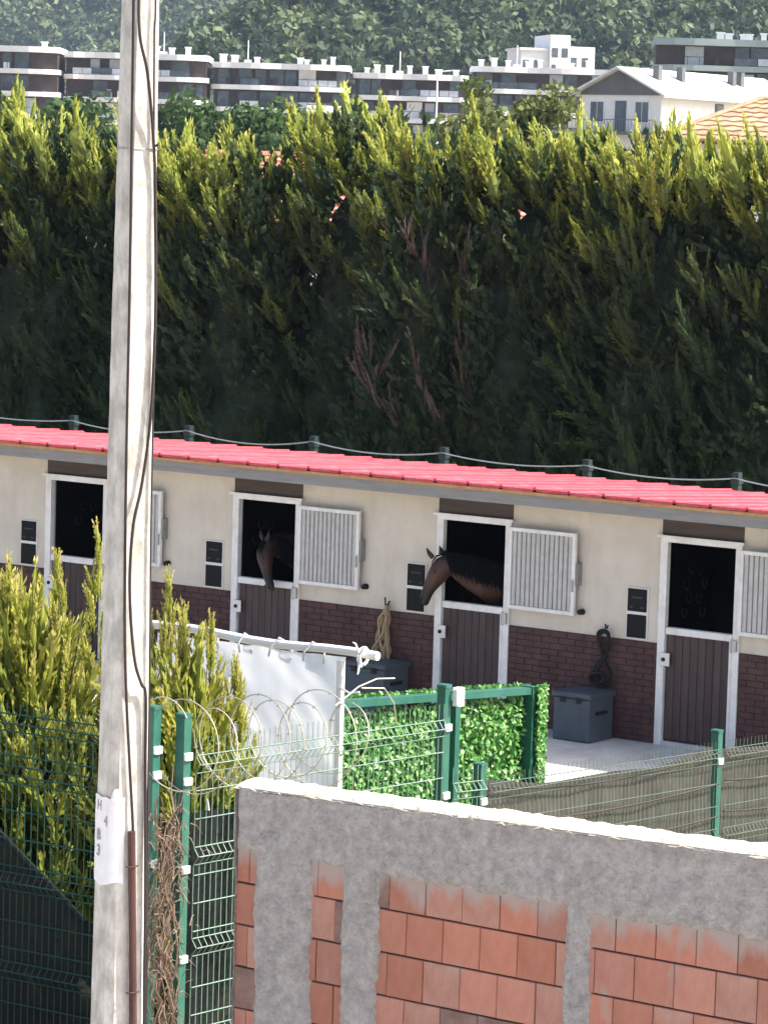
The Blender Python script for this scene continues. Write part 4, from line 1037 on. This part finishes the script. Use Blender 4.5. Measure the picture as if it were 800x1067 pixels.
# ------------------------------------------------------------------ golden shrubs behind the left fence
def shrub(x, y, zb, H, R, label, nplume, K, spires):
    t = thing('golden_cypress_shrub', (x, y, zb), label, 'shrub', 'golden shrubs behind the mesh fence')
    g = MB(); b = Vector((x,y,zb)); g.tube([b, b+ZV*H*.8], [.06,.015], 7)
    for i in range(10):
        a = rng.uniform(0,6.28); d = Vector((math.cos(a)*.7, math.sin(a)*.7, 1)); p = b+ZV*rng.uniform(.2,H*.5); g.tube([p, p+d*.4], [.02,.008], 5)
    for sx, sy, zt in spires: g.tube([(x+sx*.4, y+sy*.4, zb+H*.5),(x+sx, y+sy, zt-.1)], [.009,.002], 5)
    g.build('trunk', BARK, t)
    n = nplume; h = rng.random(n)**.8; an = rng.random(n)*6.283
    prof = R*np.clip(1-h**2.2,.03,1)**.7
    rr = prof*(1+.15*np.sin(an*4+x))*(.5+.48*rng.random(n)**.5)
    out = np.stack([np.cos(an), np.sin(an), np.zeros(n)], 1)
    base = np.array([x,y,zb]) + out*rr[:,None] + np.stack([np.zeros(n),np.zeros(n),.15+h*(H-.35)],1)
    d = out*(.75*(1-h*.45))[:,None] + np.array([-.38,-.05,.7]) + rng.normal(size=(n,3))*.2
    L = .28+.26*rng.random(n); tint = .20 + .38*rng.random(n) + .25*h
    for sx, sy, zt in spires:
        k = 60; u = rng.random(k)**.8; l = zt-(zb+H*.62); aa = rng.random(k)*6.28
        sb = np.stack([np.full(k, x+sx)+.05*(1-u)*np.cos(aa)*2, np.full(k, y+sy)+.05*(1-u)*np.sin(aa)*2, zb+H*.62+u*(l-.14)], 1)
        sdv = np.stack([np.cos(aa)*.55*(1-u)-.03, np.sin(aa)*.55*(1-u), np.ones(k)], 1)
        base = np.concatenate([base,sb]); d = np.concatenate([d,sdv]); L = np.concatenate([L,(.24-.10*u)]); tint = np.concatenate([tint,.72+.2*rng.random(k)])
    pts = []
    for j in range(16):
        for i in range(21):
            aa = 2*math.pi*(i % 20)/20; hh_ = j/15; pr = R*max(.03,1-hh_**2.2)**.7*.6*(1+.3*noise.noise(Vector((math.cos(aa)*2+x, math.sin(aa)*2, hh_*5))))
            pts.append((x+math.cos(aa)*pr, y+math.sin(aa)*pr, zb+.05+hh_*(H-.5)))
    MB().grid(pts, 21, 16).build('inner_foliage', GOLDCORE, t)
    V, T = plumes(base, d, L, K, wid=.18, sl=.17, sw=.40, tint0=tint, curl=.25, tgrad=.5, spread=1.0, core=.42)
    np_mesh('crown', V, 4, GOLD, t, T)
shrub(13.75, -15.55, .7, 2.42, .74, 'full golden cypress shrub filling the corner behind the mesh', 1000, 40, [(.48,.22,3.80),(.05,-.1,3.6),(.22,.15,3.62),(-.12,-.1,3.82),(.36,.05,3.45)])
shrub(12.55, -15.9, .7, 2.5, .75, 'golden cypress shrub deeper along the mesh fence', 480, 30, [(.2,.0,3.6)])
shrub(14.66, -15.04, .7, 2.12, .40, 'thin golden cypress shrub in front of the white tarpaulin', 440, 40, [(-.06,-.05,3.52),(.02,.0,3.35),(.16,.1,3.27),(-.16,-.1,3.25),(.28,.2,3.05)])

# ------------------------------------------------------------------ brick wall under construction
WY = -18.734
t = thing('brick_wall', (21, WY+.1, .7), 'unfinished hollow brick wall with rough concrete beam and columns', 'wall')
WX0, WX1 = 18.105, 24.6
MB().box(WX0+.01, WX1-.01, WY+.014, WY+.19, .5, 3.0).build('mortar_core', MORTAR, t)
cols = [(18.225,18.545),(18.735,18.925),(19.945,20.068),(21.35,21.6),(22.8,23.05),(24.3,WX1)]
spans = [(WX0,cols[0][0])] + [(cols[i][1],cols[i+1][0]) for i in range(len(cols)-1)]
PW, RH, ZJ = .2015, .1985, 2.655
full = {}
def brick_mesh(wd, h, key):
    if key in full: return full[key]
    g = MB(); b = .003
    g.bevbox(-wd/2, wd/2, 0, .1, 0, h, b)
    me = g.mesh('brick'); full[key] = me; return me
r_ = random.Random(4)
for row in range(-9, 1):
    zb = ZJ + row*RH; off = 18.985 + (PW/2 if row % 2 else 0)
    for (a, b) in spans:
        a2, b2 = a-.02, b+.02
        if a == WX0: a2 = a
        k = math.floor((a2-off)/PW)
        while off + k*PW < b2:
            xa, xb = max(off+k*PW, a2)+.0018, min(off+(k+1)*PW, b2)-.0018
            k += 1
            wd = xb-xa
            if wd < .03: continue
            q = r_.random(); M = CLAY if q < .74 else (CLAYPALE if q < .95 else CLAYBURNT)
            isfull = abs(wd-(PW-.0036)) < 1e-4
            src = brick_mesh(wd, RH-.008, ('f', M.name) if isfull else (round(wd,3), M.name))
            if not src.materials: src.materials.append(M)
            o = bpy.data.objects.new('brick', src); COL.objects.link(o); o.parent = t
            o.location = Vector(((xa+xb)/2, WY + r_.uniform(-.004,.004), zb+.004)) - WL[t.name]
            o.rotation_euler = (r_.uniform(-.006,.006), 0, r_.uniform(-.012,.012))
# concrete: rough front sheet with ragged edge
def nz(x, y, z, s): return noise.fractal(Vector((x*s, y*s, z*s)), 1.0, 2.0, 4)
def rough_sheet(name, xl, xr, zl, zh, yf, nu, nv, amp, material, parent, top=False, thick=.03):
    """front grid, edges tucked back to the bricks"""
    pts = []
    for j in range(nv):
        for i in range(nu):
            u, v = i/(nu-1), j/(nv-1)
            z_ = .0; x = 0
            zz0 = v
            xa = xl(zl(0)+(zh(0)-zl(0))*v); xb = xr(zl(0)+(zh(0)-zl(0))*v)
            x = xa+(xb-xa)*u; z = zl(x)+(zh(x)-zl(x))*v
            e = min(u*(xb-xa), (1-u)*(xb-xa), (z-zl(x)))
            k = min(1, e/.035)
            y = yf - amp*(nz(x,0,z,7)*.7+nz(x,3,z,22)*.55) + thick*(1-k)**1.5
            pts.append((x, y, z))
    return MB().grid(pts, nu, nv).build(name, material, parent, True)
def ztop(x): return 3.105 + .026*(x-18.1)
def zbot(x): return 2.80 + .024*nz(x,1,0,2.2) + .012*nz(x,5,0,14) + .008*nz(x,8,0,40)
bm = rough_sheet('ring_beam', lambda z: WX0-.012, lambda z: WX1, zbot, ztop, WY-.016, 420, 44, .010, CONC, t)
# the cap: uneven troweled top
g = MB(); pts = []; nu, nv = 330, 9
for j in range(nv):
    for i in range(nu):
        u, v = i/(nu-1), j/(nv-1); x = WX0-.012+(WX1-WX0+.012)*u; y = WY-.021+.238*v + .007*nz(x,2,v,14)*(1 if v in (0,1) else .3)
        hgt = .012*(1-abs(2*v-1)**3) + .011*nz(x,y,0,9) + .006*nz(x,y,4,30)
        if j == 0: hgt = -.012 + .016*nz(x,7,0,14)
        pts.append((x, y, ztop(x)+.004+hgt))
g.grid(pts, nu, nv); g.build('mortar_cap', CONCTOP, t, True)
g = MB(); pts = []; nu, nv = 10, 60     # left end of the wall
for j in range(nv):
    for i in range(nu):
        u, v = i/(nu-1), j/(nv-1); z = .5+(ztop(WX0)-.5)*v; y = WY-.012+.225*u
        pts.append((WX0-.012+.012*(1 if z < 2.75 else 0)+.005*nz(3,y,z,12), y, z))
g.grid([(p[0],p[1],p[2]) for p in pts], nu, nv).build('end_face', CONC, t, True)
MB().box(WX0, WX1, WY+.19, WY+.205, .5, 3.08).build('back_face', CONC, t)
for ci, (a, b) in enumerate(cols):
    def xl(z, a=a, ci=ci): return a + .014*nz(ci*3.3,z,0,3) + .009*nz(ci*3.3,z,4,30) - .012
    def xr(z, b=b, ci=ci): return b + .015*nz(ci*5.1+9,z,0,3) + .010*nz(ci*5.1,z,4,32) + .012
    rough_sheet('column', xl, xr, lambda x: .5, lambda x: ztop(x)-.012, WY-.022-.003*(ci % 2), 20, 280, .010, CONC, t)
# ------------------------------------------------------------------ concrete pole with cables
PXY = Vector((18.79, -20.36, 0)); AN = math.radians(31)
N1 = (FV*-1)*math.cos(AN) + RV*math.sin(AN); T1 = N1.cross(ZV)*-1      # right hand (sunlit) face and its tangent to the right
if T1.dot(RV) < 0: T1 = T1*-1
N2 = T1*-1                                                            # left hand (shaded) face
def pw(z): return .183 - (z-2.4)*.0133                                # side length at height z
CH = .16
def pole_ring(z, grow=0.0):
    s = pw(z)/2+grow; c = s*2*CH
    q = [(s,-s+c),(s,s-c),(s-c,s),(-s+c,s),(-s,s-c),(-s,-s+c),(-s+c,-s),(s-c,-s)]
    return [PXY + N1*a + T1*b + ZV*z for a, b in q]
t = thing('concrete_pole', (PXY.x, PXY.y, .7), 'tall tapering concrete utility pole with chamfered edges', 'pole')
g = MB(); zs = np.linspace(.3, 9.5, 140); vs = []
for z in zs:
    for p in pole_ring(z):
        vs.append(p + (p-PXY-ZV*z).normalized()*.0022*nz(p.x*2,p.y*2,z,6))
n = 8
g.add(vs, [(i*n+k, i*n+(k+1)%n, (i+1)*n+(k+1)%n, (i+1)*n+k) for i in range(len(zs)-1) for k in range(n)] + [tuple((len(zs)-1)*n+k for k in range(n))])
g.build('shaft', POLE, t)
def zof(py): return 6.63 - py*4.18/1067.0                              # height of a mark on the pole by its place down the visible length
def on1(dx, z, off):                                                  # on the sunlit face, dx metres right of the pole axis as seen from the street
    s = (dx - N1.dot(RV)*(pw(z)/2+off))/T1.dot(RV)
    return PXY + N1*(pw(z)/2+off) + T1*s + ZV*z
def axis(py): return 149 - 31.5*py/1067.0
def cable(name, label, marks, r, parent=None):
    pts = [on1((x-axis(y))/254.0, zof(y), off) for x, y, off in marks]
    # smooth
    fine = []
    for i in range(len(pts)-1):
        p0, p1, p2, p3 = pts[max(i-1,0)], pts[i], pts[i+1], pts[min(i+2,len(pts)-1)]
        for u in np.linspace(0,1,8,endpoint=False):
            fine.append(.5*((2*p1)+(p2-p0)*u+(2*p0-5*p1+4*p2-p3)*u*u+(3*p1-p0-3*p2+p3)*u**3))
    fine.append(pts[-1])
    o = MB().tube(fine, r, 7).build(name, CABLE, parent, True)
    if parent is None: tag(o, label, 'cable')
    return o
cable('power_cable', 'thin dark cable running straight down the pole edge into the conduit', [(146,-700,.014),(145,-120,.014),(144,0,.012),(141,150,.012),(138,300,.012),(134,450,.012),(131,600,.012),(131,700,.014),(134,790,.014),(137,860,.016),(137,900,.016)], .006)
cable('power_cable', 'looping dark cable tied to the sunlit side of the pole', [(158,-600,.02),(154,-80,.02),(150,-10,.035),(151,40,.07),(158,80,.05),(163,155,.016),(164,230,.016),(163,330,.016),(158,430,.018),(149,500,.02),(140,545,.03),(136,600,.022),(137,650,.02),(141,690,.03),(147,712,.032),(151,726,.02),(150,800,.014),(149,940,.014),(147,1067,.014),(146,1300,.014)], .0065)
cable('power_cable', 'second dark cable beside the loop on the upper pole', [(168,-600,.014),(166,-50,.014),(164,40,.014),(163,155,.013),(163,300,.012),(160,440,.012),(157,560,.012),(155,700,.012),(152,850,.012),(149,1060,.012),(147,1300,.012)], .004)
MB().tube([on1((136-axis(y))/254.0, zof(y), .024) for y in (868, 960, 1067, 1300, 1500)], .0165, 10).build('conduit', RUST, t)
for py in (905, 1040):
    MB().tube([on1((136-axis(py))/254.0 + .024*math.cos(a), zof(py), .024+.020*math.sin(a)) for a in np.linspace(0,math.pi,9)], .004, 5).build('saddle_clip', RUST, t)
rg = pole_ring(zof(155), .003); MB().tube(rg+[rg[0]], .0025, 5).build('band', STEEL, t)
MB().tube([on1((163-axis(152))/254.0, zof(152), .012), on1((168-axis(150))/254.0, zof(150), .03)], .006, 5).build('band_tail', CABLE, t)
# paper notice wrapped round the shaded face and the corner
z0, z1 = zof(925), zof(833)
nb_ = thing('paper_notice', tuple(PXY+N2*.1+ZV*z0), 'torn white paper notice with dark letters wrapped round the pole', 'notice')
g = MB(); pts = []; nv = 26
for j in range(nv):
    v = j/(nv-1)
    s = pw(z0)/2+.0045; c = s*2*CH
    prof = [(-s+c*1.1,-s),(-s*.5,-s),(0,-s),(s*.45,-s),(s-c,-s),(s-c*.55,-s+c*.35),(s,-s+c),(s,-s+c+.012),(s,-s+c+.030)]
    for i, (a, b) in enumerate(prof):
        zz = z0+(z1-z0)*v + (.012*nz(a*20,b*20,1,2) if v in (0.0,1.0) else 0) + (-.010*math.sin(i*.8) if j == 0 else 0)
        pts.append(PXY + N1*a + T1*b + ZV*zz + (N1*a+T1*b).normalized()*(.0018*nz(a*8,v*3,b*8,3)))
g.grid(pts, 9, nv).build('sheet', PAPER, nb_, True)
MB().tube([on1((118-axis(828))/254.0, zof(838), .006), on1((120-axis(828))/254.0, zof(828), .010), on1((121-axis(824))/254.0, zof(823), .008)], [.012,.016,.006], 8).build('tape_blob', PAPER, nb_, True)
def letter(ch, a, z, size):
    cu = bpy.data.curves.new('letter', 'FONT'); cu.body = ch; cu.size = size; cu.align_x = 'CENTER'; cu.extrude = .0006; cu.offset = .0012
    tmp = bpy.data.objects.new('tmp', cu); COL.objects.link(tmp)
    dg = bpy.context.evaluated_depsgraph_get(); dg.update()
    me = bpy.data.meshes.new_from_object(tmp.evaluated_get(dg)); bpy.data.objects.remove(tmp); bpy.data.curves.remove(cu)
    M = Matrix.Identity(4); P = PXY + N1*a + N2*(pw(z)/2+.0078) + ZV*z - WL[nb_.name]
    for i in range(3): M[i][0] = N1[i]; M[i][1] = ZV[i]; M[i][2] = N2[i]; M[i][3] = P[i]
    me.transform(M); link('letter', me, INK, nb_)
letter('H', -.02, zof(849), .058); letter('4', .04, zof(864), .062); letter('B', -.022, zof(881), .064); letter('3', -.022, zof(898), .064)

# ------------------------------------------------------------------ air
hz = MB()
c = [far(-900,-80,-6), far(900,-80,-6), far(900,1900,-6), far(-900,1900,-6)]
top = 330.0
hz.add([(p.x,p.y,-3.0) for p in c] + [(p.x,p.y,top) for p in c], [(0,3,2,1),(4,5,6,7),(0,1,5,4),(1,2,6,5),(2,3,7,6),(3,0,4,7)])
HM = bpy.data.materials.new('haze_air'); HM.use_nodes = True; tt = HM.node_tree; tt.nodes.remove(tt.nodes['Principled BSDF'])
pv = tt.nodes.new('ShaderNodeVolumePrincipled'); pv.inputs['Color'].default_value = (.62,.78,1,1); pv.inputs['Density'].default_value = .00010; pv.inputs['Anisotropy'].default_value = .2
tt.links.new(pv.outputs[0], tt.nodes['Material Output'].inputs['Volume'])
o = hz.build('haze', HM); tag(o, 'thin summer haze in the air', 'haze', kind='stuff'); o.display_type = 'WIRE'
